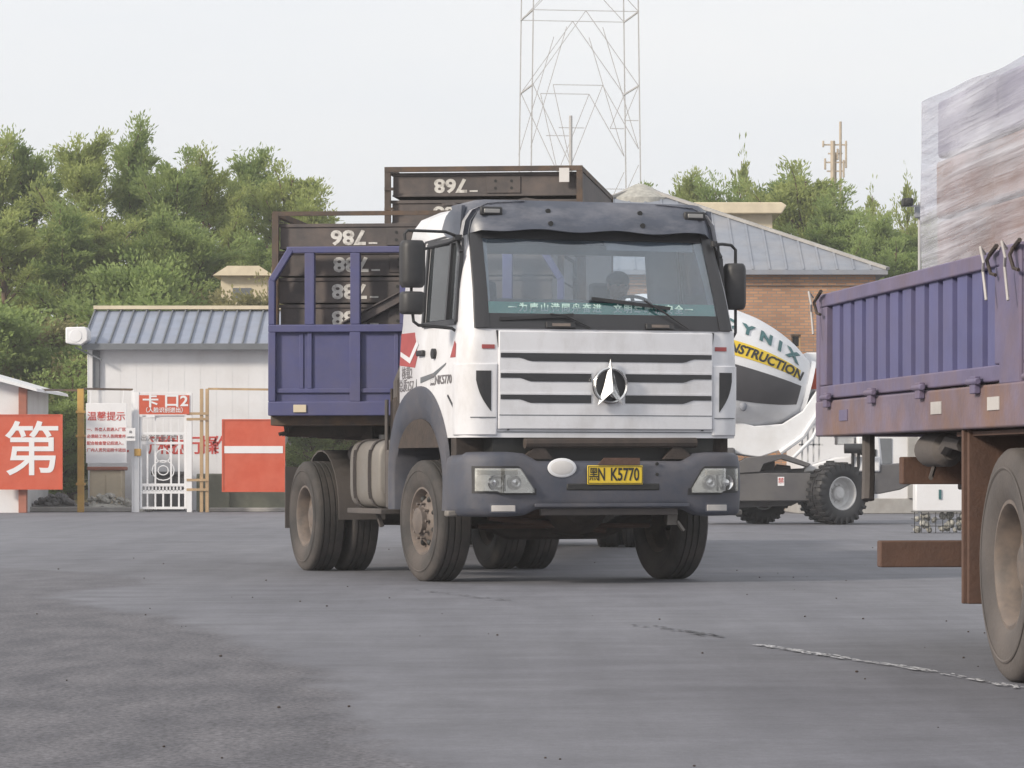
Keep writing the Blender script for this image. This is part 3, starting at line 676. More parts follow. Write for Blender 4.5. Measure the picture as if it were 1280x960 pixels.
def post(name, us, v0, v1, m, label, group='yellow and tan fence posts', Y=YF, w=.08):
    root = empty(name, (X(us[0], Y), Y, 0), 0, label, 'fence post', group); b = MB()
    for u in us:
        dx = X(u, Y)-X(us[0], Y); b.bx(dx-w/2, dx+w/2, -w/2, w/2, 0, Z(v0, Y))
    b.build('post_shaft', m, root, bevel=.006)
    if len(us) > 1:
        c = MB(); W = X(us[1], Y)-X(us[0], Y)
        for v in (517, 524, 600, 612): c.bx(-.35, W+.04, -w/2-.03, -w/2, Z(v, Y)-.03, Z(v, Y)+.03)
        c.build('clamp', m, root)
    else:
        c = MB()
        for v in (515, 545, 605): c.bx(-w*.7, w*.7, -w*.7, w*.7, Z(v, Y)-.03, Z(v, Y)+.03)
        c.build('clamp', m, root)
post('fence_post', [101], 486, 640, M['yellowpost'], 'yellow square fence post left of the white notice board', w=.15)
post('fence_post', [252, 259], 486, 640, M['tanpost'], 'pair of thin tan fence posts clamped together right of the white gate')
def rail(u0, v0, u1, v1, label, m=M['frame'], uprights=()):
    root = empty('fence_rail', (X(u0, YF), YF, 0), 0, label, 'fence rail', 'thin rails of the yard fence'); b = MB()
    L_ = X(u1, YF)-X(u0, YF); b.beam((0, 0, Z(v0, YF)), (L_, 0, Z(v1, YF)), .05); b.build('top_rail', m, root)
rail(34, 487, 99, 488, 'brown fence rail between the small white building and the yellow post')
rail(104, 486, 166, 487, 'brown fence rail over the white notice board')
rail(260, 486, 345, 487, 'tan fence rail above the red bar sign', M['tanpost'])
def gate():
    root = empty('metal_gate', (X(168, YF), YF, 0), 0, 'white barred metal gate with a red header sign', 'gate'); x = lambda u: X(u, YF)-X(168, YF); z = lambda v: Z(v, YF)
    for u in (171, 237):
        b = MB(); b.bx(x(u)-.06, x(u)+.06, -.06, .06, 0, z(490 if u < 200 else 491)); b.build('gate_post', M['signwhite'], root, bevel=.006)
    b = MB(); b.bx(x(166.3)-.03, x(166.3)+.03, -.03, .03, 0, z(488)); b.build('side_post', M['signwhite'], root, bevel=.006)
    b = MB(); b.bx(x(172)+.04, x(236)-.04, -.04, .04, z(492), z(490)); b.build('lintel', M['signwhite'], root)
    f = MB(); u0, u1, v0, v1 = 174.5, 233.5, 521, 636
    f.bx(x(u0), x(u0)+.06, -.02, .03, z(v1), z(v0)); f.bx(x(u1)-.06, x(u1), -.02, .03, z(v1), z(v0))
    for v in (521, 542, 554, 606, 615.5, 635): f.bx(x(u0)+.06, x(u1)-.06, -.015, .025, z(v)-.03, z(v)+.03)
    fr = f.build('leaf_frame', M['signwhite'], root, bevel=.004)
    s = MB()
    for i in range(1, 6):
        xx = x(u0)+(x(u1)-x(u0))*i/6
        s.bx(xx-.02, xx+.02, -.01, .02, z(605), z(542)) if i != 3 else None
        s.bx(xx-.02, xx+.02, -.01, .02, z(634), z(616))
        s.bx(xx-.012, xx+.012, -.01, .02, z(541), z(522))
    s.build('gate_bar', M['signwhite'], fr)
    o = MB(); cx = (x(u0)+x(u1))/2
    for rr, zz in ((.17, z(570)), (.26, z(588)), (.12, z(588))):
        pts = [(cx+rr*math.cos(a*math.pi/8), 0, zz+rr*.9*math.sin(a*math.pi/8)) for a in range(17)]; o.tube(pts, .014, 5)
    for i in range(12):
        xx = x(u0)+.1+(x(u1)-x(u0)-.2)*i/11; pts = [(xx+.055*math.cos(a*math.pi/4), 0, z(610.5)+.055*math.sin(a*math.pi/4)) for a in range(9)]; o.tube(pts, .012, 4)
    o.build('scrollwork', M['signwhite'], fr)
    l = MB(); l.bx(x(172.5)-.08, x(172.5)+.08, -.1, -.06, z(570), z(561)); l.build('lock', M['yellowpost'], root, bevel=.01)
    p = MB(); p.bx(x(174.5), x(237), -.085, -.062, z(518), z(494)); hs = p.build('header_sign', M['red'], root)
    text('卡 口2', .34, front(x(207), -.09, z(502)), M['signwhite'], hs, bold=.008, xs=1.15)
    text('（人脸识别进出）', .13, front(x(206), -.09, z(513)), M['signwhite'], hs, bold=.002)
    q = MB(); q.bx(x(183), x(194), -.1, -.086, z(522), z(518.5)); q.build('paper_strip', M['signwhite'], root)
    d = MB(); d.bx(x(183), x(191), .03, .06, z(548), z(545)); text('出入请登记', .15, front(x(196), -.03, z(548)), M['greyink'], fr)
gate()
def notice():
    Y = YF-.25; u0, u1, v0, v1 = 107.5, 158.5, 504, 579
    root = empty('notice_board', (X((u0+u1)/2, Y), Y, 0), 0, 'white notice board with red 温馨提示 heading on the fence', 'notice board'); z = lambda v: Z(v, Y); h = (X(u1, Y)-X(u0, Y))/2
    b = MB(); b.bx(-h, h, -.015, .015, z(v1), z(v0)); b.build('board', M['signwhite'], root, bevel=.006)
    text('温馨提示', .225, front(0, -.02, z(521)), M['redtext'], root, bold=.002)
    for i, t in enumerate(('一、外来人员进入厂区', '必须经工作人员同意并', '配合检查登记后进入，', '厂内人员凭证刷卡进出')):
        text(t, .092, front(0.0, -.02, z(537+i*8.6)), M['redtext'], root, bold=.001)
    p = MB()
    for s in (-.8, .8): p.tube([(s*h, .0, z(v0)-.02), (s*h, .25, z(486.5))], .008, 5)
    p.build('hanging_wire', M['signwhite'], root)
notice()
Y = YF-.2
b = MB(); b.bx(-.11, .11, -.01, .01, -.15, .15); o = b.build('paper_notice', M['signwhite']); o.location = (X(164, Y), Y-.12, Z(543, Y)); tag(o, 'small white paper notice hung on the gate post', 'notice')
text('码', .07, front(0, -.014, .05), M['greyink'], o); text('扫码登记', .045, front(0, -.014, -.07), M['greyink'], o)
def low_wall():
    Y = 86.5; root = empty('low_wall', (X(246, Y), Y, 0), 0, 'low mossy grey green concrete wall behind the tan posts', 'wall')
    W = X(420, Y)-X(246, Y); b = MB(); b.bx(0, W, 0, .25, 0, Z(606, Y)); b.bx(0, .8, -.12, -.005, 0, Z(592, Y)); b.build('wall_body', M['greenwall'], root, bevel=.03)
    c = MB(); c.bx(.0, W+.03, -.03, .28, Z(606, Y)+.003, Z(606, Y)+.07); c.build('coping', M['greenwall'], root, bevel=.01)
low_wall()
def bin_(u0, u1, v0, v1, Y, m, label, cat, top=None):
    root = empty(cat.replace(' ', '_'), (X((u0+u1)/2, Y), Y, 0), 0, label, cat); h = (X(u1, Y)-X(u0, Y))/2
    b = MB(); b.bx(-h, h, 0, .8, 0, Z(v0, Y)); b.build('body', m, root, bevel=.02)
    t = MB(); t.bx(-h-.06, h+.06, -.06, .86, Z(v0, Y), Z(v0, Y)+.09); t.build('lid', top or m, root, bevel=.02)
    d = MB(); d.bx(-h*.85, -.01, -.02, -.002, .1, Z(v0, Y)-.1); d.bx(.01, h*.85, -.02, -.002, .1, Z(v0, Y)-.1); d.build('door', m, root, bevel=.005)
    return root
bin_(112, 152, 588, 615, 87.5, M['cream'], 'cream cabinet with a red brown top behind the notice board', 'storage cabinet', M['redbrown'])
bin_(192, 228, 594, 612, 88, M['hull'], 'dark grey bin seen through the white gate', 'waste bin')
for nm, u, Y, n, sd_, lb, mt in (('rubble_heap', 132, 86.3, 50, 1, 'pale rubble heap at the foot of the cream cabinet', 'rubble'), ('scrap_heap', 74, 86, 60, 2, 'dark scrap heap beside the yellow post', 'hull')):
    b = MB(); r = random.Random(sd_)
    for i in range(n):
        s = r.uniform(.06, .16); px = r.gauss(0, .42); vs, fs = ell((0, 0, 0), (s, s*.8, s*.5), 6, 4)
        b.add(vs, fs, Matrix.Translation((px, r.uniform(-.2, .3), max(.05, .34*math.exp(-px*px*2)*r.random()+.05))) @ Matrix.Rotation(r.uniform(0, 3), 4, (r.random(), r.random(), 1)))
    vs, fs = ell((0, .05, 0), (.95, .42, .2), 16, 8); b.add(vs, fs)
    o = b.build(nm, M[mt], smooth=0, fix=False); o.location = (X(u, Y), Y, 0); tag(o, lb, 'heap')
# kerb in front of the shed yard
k = MB(); k.bx(X(20, 85.8), X(165, 85.8), 85.6, 85.85, 0, .12); k.bx(X(262, 85.8), X(480, 85.8), 85.6, 85.85, 0, .10); tag(k.build('kerb', M['concrete'], bevel=.02), kind='structure')

# ------------------------------------------------------------------ behind the mixer: white wall building, gabion
def white_wall():
    Y = 82; root = empty('white_outbuilding', (X(1000, Y), Y, 0), 0, 'low white outbuilding with a stone plinth behind the concrete mixer', 'outbuilding'); W = X(1330, Y)-X(1000, Y)
    z = lambda v: Z(v, Y)
    b = MB(); b.bx(0, W, 0, 4, .35, z(520)); b.build('wall', M['white_clean'], root, smooth=0)
    b = MB(); b.bx(-.04, W+.04, -.06, 4.05, 0, .35); b.build('plinth', M['concrete'], root, bevel=.02)
    b = MB(); b.bx(-.2, W+.2, -.3, 4.2, z(520), z(514)); b.build('roof', M['roofgrey'], root, smooth=0)
    for u in (1082, 1141, 1190):
        b = MB(); x = X(u, Y)-X(1000, Y); b.bx(x-.12, x+.12, -.12, -.002, .35, z(520)); b.build('pilaster', M['concrete'], root, bevel=.01)
    for u in (1098, 1160):
        b = MB(); x = X(u, Y)-X(1000, Y); b.bx(x-.3, x+.3, -.03, -.002, z(580), z(548)); b.build('window', M['lead'], root, bevel=.01)
white_wall()
def gabion():
    Y = 56; u0, u1 = 1143, 1203; root = empty('stone_gabion', (X(u0, Y), Y, 0), 0, 'pale stone filled wire cage topped by a white block, under the trailer bars', 'gabion'); W = X(1240, Y)-X(u0, Y)
    r = random.Random(2); b = MB(); zt = Z(640, Y)
    for i in range(70):
        s = r.uniform(.035, .07); vs, fs = ell((0, 0, 0), (s, s*.9, s*.7), 7, 5)
        b.add(vs, fs, Matrix.Translation((r.uniform(.05, W-.05), r.uniform(.03, .4), r.uniform(.04, zt-.04))) @ Matrix.Rotation(r.uniform(0, 3), 4, (r.random(), r.random(), .5)))
    b.build('stone_fill', M['rubble'], root, fix=False, smooth=0)
    c = MB()
    for i in range(12): c.tube([(W*i/11, -.02, 0), (W*i/11, -.02, zt)], .006, 5)
    for i in range(4): c.tube([(0, -.02, zt*i/3), (W, -.02, zt*i/3)], .006, 5); c.tube([(0, -.02, zt*i/3), (0, .45, zt*i/3)], .006, 5)
    c.build('wire_cage', M['ink'], root)
    d = MB(); d.bx(.02, W-.02, .02, .42, zt+.01, Z(604, Y)); d.build('white_block', M['white_clean'], root, bevel=.02)
    e = MB(); e.bx(.38, .42, .0, .018, Z(624, Y), Z(612, Y)); e.build('mark', M['drumteal'], root)
gabion()
def camera_box():
    Y = 70; root = empty('security_camera', (X(1134, Y), Y, 0), 0, 'small black security camera on a pole beside the wrapped load', 'camera')
    b = MB(); b.box((0, 0, Z(253, Y)), (.2, .34, .15)); b.tube([(0, -.17, Z(253, Y)), (0, -.25, Z(253, Y))], .06, 12); b.build('camera_housing', M['ink'], root, bevel=.02)
    p = MB(); p.tube([(.25, .1, 0), (.25, .1, Z(252, Y))], .03, 8); p.beam((.25, .1, Z(256, Y)-.02), (0, 0, Z(256, Y)-.02), .04); p.build('pole', M['pipe'], root)
    h = MB(); h.bx(.16, .34, -.0, .2, Z(272, Y), Z(258, Y)); h.build('junction_box', M['roofgrey'], root, bevel=.02)
camera_box()
# ================================================================== VEHICLES
def wheel(name, parent, loc, side, Rr=.53, wd=.30, steer=0, deep=False, tm='tyre', rm='rim', lugs=False, rimr=.29, dual=False):
    """a wheel with its axle along X; side = -1: outer face towards -X"""
    root = bpy.data.objects.new(name, None); C.objects.link(root); root.parent = parent; root.location = loc; root.rotation_euler = (0, 0, steer)
    h = wd/2
    prof = [(rimr, -h*.80), (rimr+.03, -h*.93), (rimr+.07, -h), ((rimr+Rr)/2, -h*1.03), (Rr-.055, -h*.98), (Rr-.02, -h*.90), (Rr-.003, -h*.78)]
    full = prof[:]
    for t in (-.42, -.03, .36):
        full += [(Rr, h*(t-.17)), (Rr-.013, h*(t-.15)), (Rr-.013, h*(t-.08)), (Rr, h*(t-.06))]
    full += [(r, -x) for r, x in prof[::-1]]
    b = MB(); b.lathe(full, 56)
    b.lathe([((rimr+Rr)/2+.02, -h*1.03), ((rimr+Rr)/2+.028, -h*1.055), ((rimr+Rr)/2+.036, -h*1.03)], 56)
    if lugs:
        n = 26
        for k in range(n):
            for s in (-1, 1):
                a = 2*math.pi*(k+(.5 if s > 0 else 0))/n
                Mx = Matrix.Rotation(a, 4, 'X'); b.box((s*h*.52, 0, Rr-.002), (h*.95, .055, .042), Mx @ Matrix.Rotation(0, 4, 'Z'))
                b.box((s*h*1.0, 0, Rr-.06), (.02, .05, .11), Mx)
    b.build('tyre', M[tm], root, smooth=40)
    r = MB(); s = side; hh = h*.82
    if deep:   # deep dish towards the outside
        r.lathe([(rimr+.012, s*hh), (rimr-.012, s*hh*1.02), (rimr-.03, s*hh*.8), (rimr-.045, s*hh*.1), (.20, -s*hh*.15), (.13, -s*hh*.1), (.12, s*hh*.35), (.085, s*hh*.55), (0, s*hh*.58)], 40)
        hub = s*hh*-.12
    else:
        r.lathe([(rimr+.012, s*hh), (rimr-.012, s*hh*1.02), (rimr-.035, s*hh*.62), (rimr-.045, s*hh*.42), (.215, s*hh*.45), (.165, s*hh*.9), (.12, s*hh*1.0), (.115, s*hh*1.35), (.07, s*hh*1.5), (0, s*hh*1.52)], 40)
        hub = s*hh*.97
    r.lathe([(rimr+.01, -s*hh), (rimr-.03, -s*hh*.6), (rimr-.03, s*hh*.5)], 40)
    nb = r
    for k in range(10):
        a = 2*math.pi*k/10; nb.tube([(hub, .155*math.cos(a), .155*math.sin(a)), (hub+s*.035, .155*math.cos(a), .155*math.sin(a))], .014, 6)
    rm_ = r.build('rim', M[rm], root)
    
    if not deep:
        hb = MB()
        for k in range(8):
            a = 2*math.pi*(k+.5)/8; c = Vector((s*hh*.62, .200*math.cos(a), .200*math.sin(a)))
            vs, fs = ell((0, 0, 0), (.032, .036, .024), 12, 8); hb.add(vs, fs, Matrix.Translation(c) @ Matrix.Rotation(a, 4, 'X'))
        hb.build('hand_hole', M['ink'], rm_)
    return root

def patch(b, x0, x1, zb, zt, yf, off, thick, nx=12, nz=2):
    """a raised strip lying on the surface y=yf(x,z), between z=zb(x) and zt(x)"""
    secs = []
    for i in range(nx+1):
        x = x0+(x1-x0)*i/nx; lo = zb(x) if callable(zb) else zb; hi = zt(x) if callable(zt) else zt
        fr = [(x, yf(x, lo+(hi-lo)*j/nz)-off, lo+(hi-lo)*j/nz) for j in range(nz+1)]
        bk = [(x, yf(x, lo+(hi-lo)*j/nz)-off+thick, lo+(hi-lo)*j/nz) for j in range(nz, -1, -1)]
        secs.append(fr+bk)
    b.loft(secs, cap0=True, cap1=True)

# ------------------------------------------------------------------ the white truck
TR = empty('cargo_truck', (.82, 30.45, 0), R(19.5), 'white heavy truck with blue grey visor and yellow number plate, facing us in mid yard', 'truck')
ZL = [1.24, 1.5, 1.85, 2.14, 2.24, 2.5, 2.90, 2.985, 3.08, 3.17, 3.235, 3.26]
WL = [1.245, 1.25, 1.25, 1.235, 1.22, 1.205, 1.17, 1.16, 1.14, 1.08, .94, .6]
YL = [.05, .045, .04, .04, .07, .16, .34, .38, .43, .51, .65, .92]
YBk = [1.95, 1.95, 1.95, 1.95, 1.95, 1.95, 1.93, 1.91, 1.89, 1.85, 1.75, 1.5]
def interp(z, A):
    return float(np.interp(z, ZL, A))
CR = .17
def cabfront(x, z):
    w = interp(z, WL); y0 = interp(z, YL); c = .05*(x/w)**2 if abs(x) < w-CR else .05*((w-CR)/w)**2
    if abs(x) > w-CR:
        q = min(1, (abs(x)-(w-CR))/CR); c += CR*(1-math.sqrt(max(0, 1-q*q)))
    return y0+c
def cabsec(z, grow=0):
    w = interp(z, WL)+grow; y0 = interp(z, YL)-grow; yb = interp(z, YBk)+grow; pts = []
    yf = cabfront(w-.001 if grow == 0 else w-grow-.001, z)
    side = [yb, yb-.05, 1.25, .62, .42]
    for i, y in enumerate(side): pts.append((-w+(.05 if i == 0 else 0), y, z))
    for a in (0, 22, 45, 67, 90):
        pts.append((-w+CR-CR*math.cos(R(a)), y0+.0375+CR-CR*math.sin(R(a)), z))
    for k in range(1, 8):
        x = (-1+2*k/8)*(w-CR); pts.append((x, cabfront(x, z)-grow, z))
    return pts+[(-p[0], p[1], p[2]) for p in pts[:10]][::-1]
def skipcab(i, k):
    z0, z1 = ZL[i], ZL[i+1]; n = 27
    if 2.23 < z0 and z1 < 2.99 and 9 <= k <= 16: return True       # windscreen opening
    if 2.23 < z0 and z1 < 2.91 and (k == 2 or k == 23): return True   # side windows (y .62..1.25)
    if 2.23 < z0 and z1 < 2.91 and (k == 3 or k == 22): return True
    if z0 >= 2.49 and z1 < 2.91 and k == 26: return True             # rear window band
    return False
b = MB(); b.loft([cabsec(z) for z in ZL], cap1=True, skip=skipcab)
cab = b.build('cab_body', M['white'], TR, smooth=50)
# door pillar strip, floor, inner lining
b = MB(); b.loft([cabsec(z, -.05) for z in ZL[:-1]], cap0=True, cap1=True, skip=skipcab); b.build('cab_lining', M['inside'], cab, smooth=50)
def sidex(z, s, off=.004): return s*(interp(z, WL)+off)
def side_panel(poly, s, off, th):       # poly of (y,z) laid on the cab flank
    b = MB(); n = len(poly)
    vs = [(sidex(z, s, off), y, z) for y, z in poly]+[(sidex(z, s, off-th), y, z) for y, z in poly]
    b.add(vs, [tuple(range(n)), tuple(range(n, 2*n))[::-1]]+[(k, k+n, (k+1) % n+n, (k+1) % n) for k in range(n)]); return b
for s in (-1, 1):
    door = empty('door', (0, 0, 0)); door.parent = TR
    # seams, window frame, handle
    b = MB()
    for (y0, z0, y1, z1) in ((.40, 1.5, .40, 2.92), (1.42, 1.62, 1.42, 2.95), (.40, 2.92, .6, 2.97), (.6, 2.97, 1.42, 2.95), (.40, 1.5, .55, 1.6)):
        b.beam((sidex(z0, s, .001), y0, z0), (sidex(z1, s, .001), y1, z1), .016, .016)
    b.build('door_seam', M['frit'], door)
    b = MB(); fr = [(.40, 2.22), (1.28, 2.22), (1.28, 2.92), (.52, 2.92), (.40, 2.8)]
    for i in range(len(fr)):
        a_, c_ = fr[i], fr[(i+1) % len(fr)]; b.beam((sidex(a_[1], s, .006), a_[0], a_[1]), (sidex(c_[1], s, .006), c_[0], c_[1]), .035, .045)
    b.beam((sidex(2.22, s, .006), .66, 2.22), (sidex(2.92, s, .006), .66, 2.92), .03, .04)
    b.build('window_frame', M['frit'], door)
    b = side_panel([(.44, 2.25), (1.25, 2.25), (1.25, 2.9), (.52, 2.9), (.44, 2.8)], s, -.006, .006); b.build('window_pane', M['sideglass'], door, smooth=0)
    b = MB(); b.box((sidex(1.98, s, .02), 1.27, 1.98), (.035, .17, .05)); b.build('handle', M['black'], door, bevel=.01)
    b = MB(); b.tube([(sidex(1.98, s, 0), .92, 1.965), (sidex(1.98, s, .03), .92, 1.965)], .045, 16); b.build('filler_cap', M['black'], door)
    b = side_panel([(1.90, 1.89), (1.46, 1.86), (1.40, 1.96), (1.46, 2.08), (1.52, 2.17), (1.90, 2.17)], s, .003, .002); b.build('red_decal', M['decal'], door, smooth=0)
    b = side_panel([(1.88, 1.97), (1.6, 1.90), (1.38, 2.06), (1.43, 2.10), (1.62, 1.95), (1.88, 2.01)], s, .006, .002); b.build('white_stripe', M['white'], door, smooth=0)
    b = side_panel([(.50, 1.92), (.36, 1.92), (.36, 2.03), (.40, 2.06)], s, .004, .002); b.build('red_decal', M['decal'], door, smooth=0)
    b = side_panel([(1.30, 1.72), (.95, 1.76), (.62, 1.86), (.6, 1.88), (.95, 1.80), (1.30, 1.77)], s, .004, .002); b.build('grey_stripe', M['lead'], door, smooth=0)
    if s < 0:
        def sm(y, z): return Matrix.Translation((sidex(z, -1, .004), y, z)) @ Matrix.Rotation(R(-90), 4, 'Z') @ Matrix.Rotation(R(90), 4, 'X')
        text('黑NK5770', .105, sm(.74, 1.735), M['greyink'], door, bold=.002, extrude=.001, xs=1.25)
        text('核载2', .12, sm(1.68, 1.81), M['greyink'], door, extrude=.001)
        text('总质257', .12, sm(1.70, 1.70), M['greyink'], door, extrude=.001)
# windscreen: black surround, glass, sun strip, banner
b = MB(); x1 = .985
def ws(x, z): return cabfront(x, z)
W0 = 1.03
def wsw(z): return interp(z, WL)-.115
for (a, c, lo, hi) in ((-1, 1, 2.155, 2.285), (-1, 1, 2.93, 3.03)):
    patch(b, -1.15 if lo < 2.5 else -1.08, 1.15 if lo < 2.5 else 1.08, lo, hi, ws, .012, .03, 16)
for s in (-1, 1):
    secs = []
    for i in range(9):
        z = 2.16+(3.02-2.16)*i/8; xo = s*(1.165-.065*i/8); xi = s*(1.045-.045*i/8)
        secs.append([(xo, ws(xo, z)-.035, z), ((xo+xi)/2, ws((xo+xi)/2, z)-.03, z), (xi, ws(xi, z)-.016, z), (xi, ws(xi, z)+.02, z), (xo, ws(xo, z)+.02, z)])
    b.loft(secs, cap0=True, cap1=True)
wf = b.build('windscreen_surround', M['frit'], TR, smooth=40)
b = MB(); patch(b, -1.085, 1.085, 2.26, 2.95, lambda x, z: ws(max(-1.04, min(1.04, x)), z), .002, .004, 16, 4); b.build('windscreen', M['glass'], TR)
b = MB(); patch(b, -1.03, 1.03, 2.285, 2.385, lambda x, z: ws(x, z), -.012, .004, 12, 2); bn = b.build('banner', M['teal'], TR)
for i, ch in enumerate('一为唐山港同舟奋进 文明驾驶保安全一'):
    x = -.82+i*1.60/17
    if ch != ' ': text(ch, .078, front(x, ws(x, 2.333)+.002, 2.333), M['tealtext'], bn, bold=.0022, extrude=.001)
b = MB(); patch(b, -.95, .1, 2.89, 2.95, lambda x, z: ws(x, z), -.03, .004, 10); b.build('sun_blind', M['dash'], TR)
b = MB(); patch(b, .12, .93, 2.85, 2.95, lambda x, z: ws(x, z), -.05, .01, 10); b.build('sun_visor', M['inside'], TR)
# wipers
for (x0, xa, z1) in ((-.28, -.95, 2.27), (.62, -.12, 2.40)):
    wp = empty('wiper'); wp.parent = TR
    yy = lambda x, z: ws(x, z)-.035
    b = MB(); b.tube([(x0+.12, yy(x0, 2.17), 2.17), (x0-.1, yy(x0-.1, 2.27 if z1 < 2.3 else 2.31)-.02, 2.27 if z1 < 2.3 else 2.31), ((x0+xa)/2+.1, yy(0, z1)-.01, z1+.01)], .009, 6); b.build('wiper_arm', M['black'], wp)
    b = MB(); b.beam((x0-.03, yy(x0, z1-.06), z1-.055 if z1 > 2.3 else 2.275), (xa, yy(xa, z1+.01), z1+.02 if z1 > 2.3 else 2.235), .016, .028); b.build('wiper_blade', M['black'], wp)
for x in (-.42, .48):
    b = MB(); patch(b, x-.13, x+.13, 2.165, 2.215, ws, .035, .03, 4); b.build('wiper_bracket', M['black'], TR, bevel=.005)
    b = MB(); patch(b, x-.08, x+.08, 2.178, 2.203, ws, .042, .01, 4); b.build('bracket_plate', M['rim'], TR)
# front lower panel with slats
gx = lambda x, z: cabfront(x, z)
b = MB(); patch(b, -.97, .97, 1.31, 2.135, gx, .028, .03, 20, 3); gp_ = b.build('grille_panel', M['white'], TR, bevel=.008)
b = MB()
for s in (-1, 1): b.beam((s*.98, gx(.98, 2.13)-.004, 2.14), (s*.88, gx(.88, 1.28)-.01, 1.30), .014, .02)
b.build('panel_gap', M['frit'], gp_)
for zc, cut in ((1.915, 0), (1.745, 1), (1.565, 1)):
    for s in (-1, 1):
        lo0, hi = zc-.014, zc+.033
        def zb(x, s=s, zc=zc):
            a = abs(x)
            return zc-.034 if a < .70 else (zc-.034+(a-.70)/.08*.030 if a < .78 else zc-.004)
        xa, xb = (0.0, .955) if not cut else (.155, .955)
        b = MB(); patch(b, s*xa, s*xb, zb, zc+.033, gx, .033, .008, 24); b.build('grille_slat', M['frit'], gp_)
        b = MB(); patch(b, s*xa, s*xb, zc+.036, zc+.050, gx, .034, .01, 12); b.build('slat_lip', M['white'], gp_)
for s in (-1, 1):
    b = MB(); patch(b, s*1.0, s*1.11, 1.985, 2.02, gx, .006, .004, 4); b.build('red_decal', M['decal'], TR)
b = MB(); patch(b, -.965, .965, 1.425, 1.432, gx, .0305, .004, 16); patch(b, -1.19, 1.19, 1.283, 1.290, gx, .004, .004, 16); b.build('panel_crease', M['lead'], gp_)
# emblem
ec = (0, gx(0, 1.69)-.05, 1.68)
MX = Matrix.Translation(ec) @ Matrix.Rotation(R(90), 4, 'Z')
em = empty('emblem'); em.parent = TR
b = MB(); b.lathe([(.150, -.02), (.156, -.035), (.146, -.045), (.134, -.035), (.134, -.02)], 40, Matrix.Translation(ec) @ Matrix.Rotation(R(90), 4, 'Z'), close=True)
b.build('emblem_ring', M['chrome'], em)
b = MB(); b.lathe([(0, .0), (.145, .0), (.145, .03), (0, .03)], 40, Matrix.Translation(ec) @ Matrix.Rotation(R(90), 4, 'Z')); b.build('emblem_disc', M['black'], em)
b = MB(); ex, ey, ez = ec
T0 = (ex, ey-.03, ez+.225); Lf = (ex-.115, ey-.03, ez-.165); Rt = (ex+.115, ey-.03, ez-.165); Bm = (ex, ey-.03, ez-.088); Cc = (ex, ey-.09, ez-.05); Li = (ex-.060, ey-.03, ez-.01); Ri = (ex+.060, ey-.03, ez-.01)
V = [T0, Li, Lf, Bm, Rt, Ri, Cc]+[(p[0], ey-.005, p[2]) for p in (T0, Li, Lf, Bm, Rt, Ri)]
b.add(V, [(0, 1, 6), (1, 2, 6), (2, 3, 6), (3, 4, 6), (4, 5, 6), (5, 0, 6)]+[(i, 7+i, 7+(i+1) % 6, (i+1) % 6) for i in range(6)]); b.build('emblem_star', M['chrome'], em, smooth=0)
# corner panels with dark air vents
for s in (-1, 1):
    b = MB(); secs = []
    for i in range(6):
        z = 1.26+(1.86-1.26)*i/5; pts_ = []
        for a in range(9):
            x = s*(.99+.285*a/8) if a < 7 else s*1.268
            pts_.append(None)
        path = [(.985, cabfront(.985, z)-.018), (1.07, cabfront(1.07, z)-.018), (1.15, cabfront(1.15, z)-.018), (1.21, cabfront(1.205, z)-.014), (1.25, cabfront(1.24, z)+.0), (1.262, .30), (1.262, .40)]
        inn = [(p[0]-.03, p[1]+.035) for p in path[::-1]]
        secs.append([(s*p[0], p[1], z) for p in path+inn])
    b.loft(secs, cap0=True, cap1=True); cp = b.build('corner_panel', M['white'], TR, bevel=.008, smooth=50)
    b = MB(); f = lambda x, z: cabfront(min(1.2, abs(x)), z)-.018
    patch(b, s*1.035, s*1.16, lambda x: 1.80-.34*max(0, min(1, (1.165-abs(x))/.13))**.45, 1.80, f, .004, .02, 10); b.build('air_vent', M['black'], cp)
    b = MB(); patch(b, s*.99, s*1.20, 1.405, 1.413, f, .005, .006, 6); b.build('panel_crease', M['lead'], cp)
# sun visor plate over the screen
def vis(x, z):                            # bulged forward
    q = (z-2.985)/.30; return cabfront(max(-1.0, min(1.0, x)), 3.0)-.13+.13*q*q+.07*q
b = MB(); secs = []
xs = [-1.17+2.34*i/32 for i in range(33)]
for x in xs:
    a = abs(x)/1.17; drop = .045*max(0, a-.86)/.14; lift = .0
    back = .26*max(0, (a-.80)/.20)**2
    z0 = 3.0+.012*math.sin(x*9)-drop*.3-.06*max(0, (a-.9)/.1); z1 = 3.265-drop
    fr = [(x, vis(x, z0+(z1-z0)*j/5)+back, z0+(z1-z0)*j/5) for j in range(6)]; bk = [(x, p[1]+.018, p[2]-.004) for p in fr[::-1]]
    secs.append(fr+bk)
b.loft(secs, cap0=True, cap1=True); vz = b.build('sun_visor_plate', M['visor'], TR, smooth=50)
for s in (-1, 1):
    b = MB(); secs = []
    for (x, y, zlo, zhi) in ((1.165, .50, 2.95, 3.215), (1.195, .60, 2.94, 3.20), (1.205, .72, 2.95, 3.17), (1.20, .82, 2.99, 3.14), (1.19, .90, 3.03, 3.10)):
        secs.append([(s*x, y, zlo), (s*(x-.02), y, zhi), (s*(x-.06), y+.02, zhi), (s*(x-.04), y+.02, zlo)])
    b.loft(secs, cap0=True, cap1=True); b.build('visor_end', M['visor'], TR, smooth=50)
    lx = s*.93; b = MB(); yy = vis(lx, 3.15)
    b.box((lx, yy-.006, 3.16), (.20, .04, .075)); ml = b.build('marker_lamp', M['black'], vz, bevel=.015)
    b = MB(); b.box((lx, yy-.03, 3.16), (.14, .012, .035)); b.build('lamp_lens', M['steel'], ml, bevel=.004)
    for z in (3.06, 3.17):
        b = MB(); y = vis(s*.42, z); b.tube([(s*.42, y-.012, z), (s*.42, y+.02, z)], .022, 12); b.build('bolt_hole', M['ink'], vz)
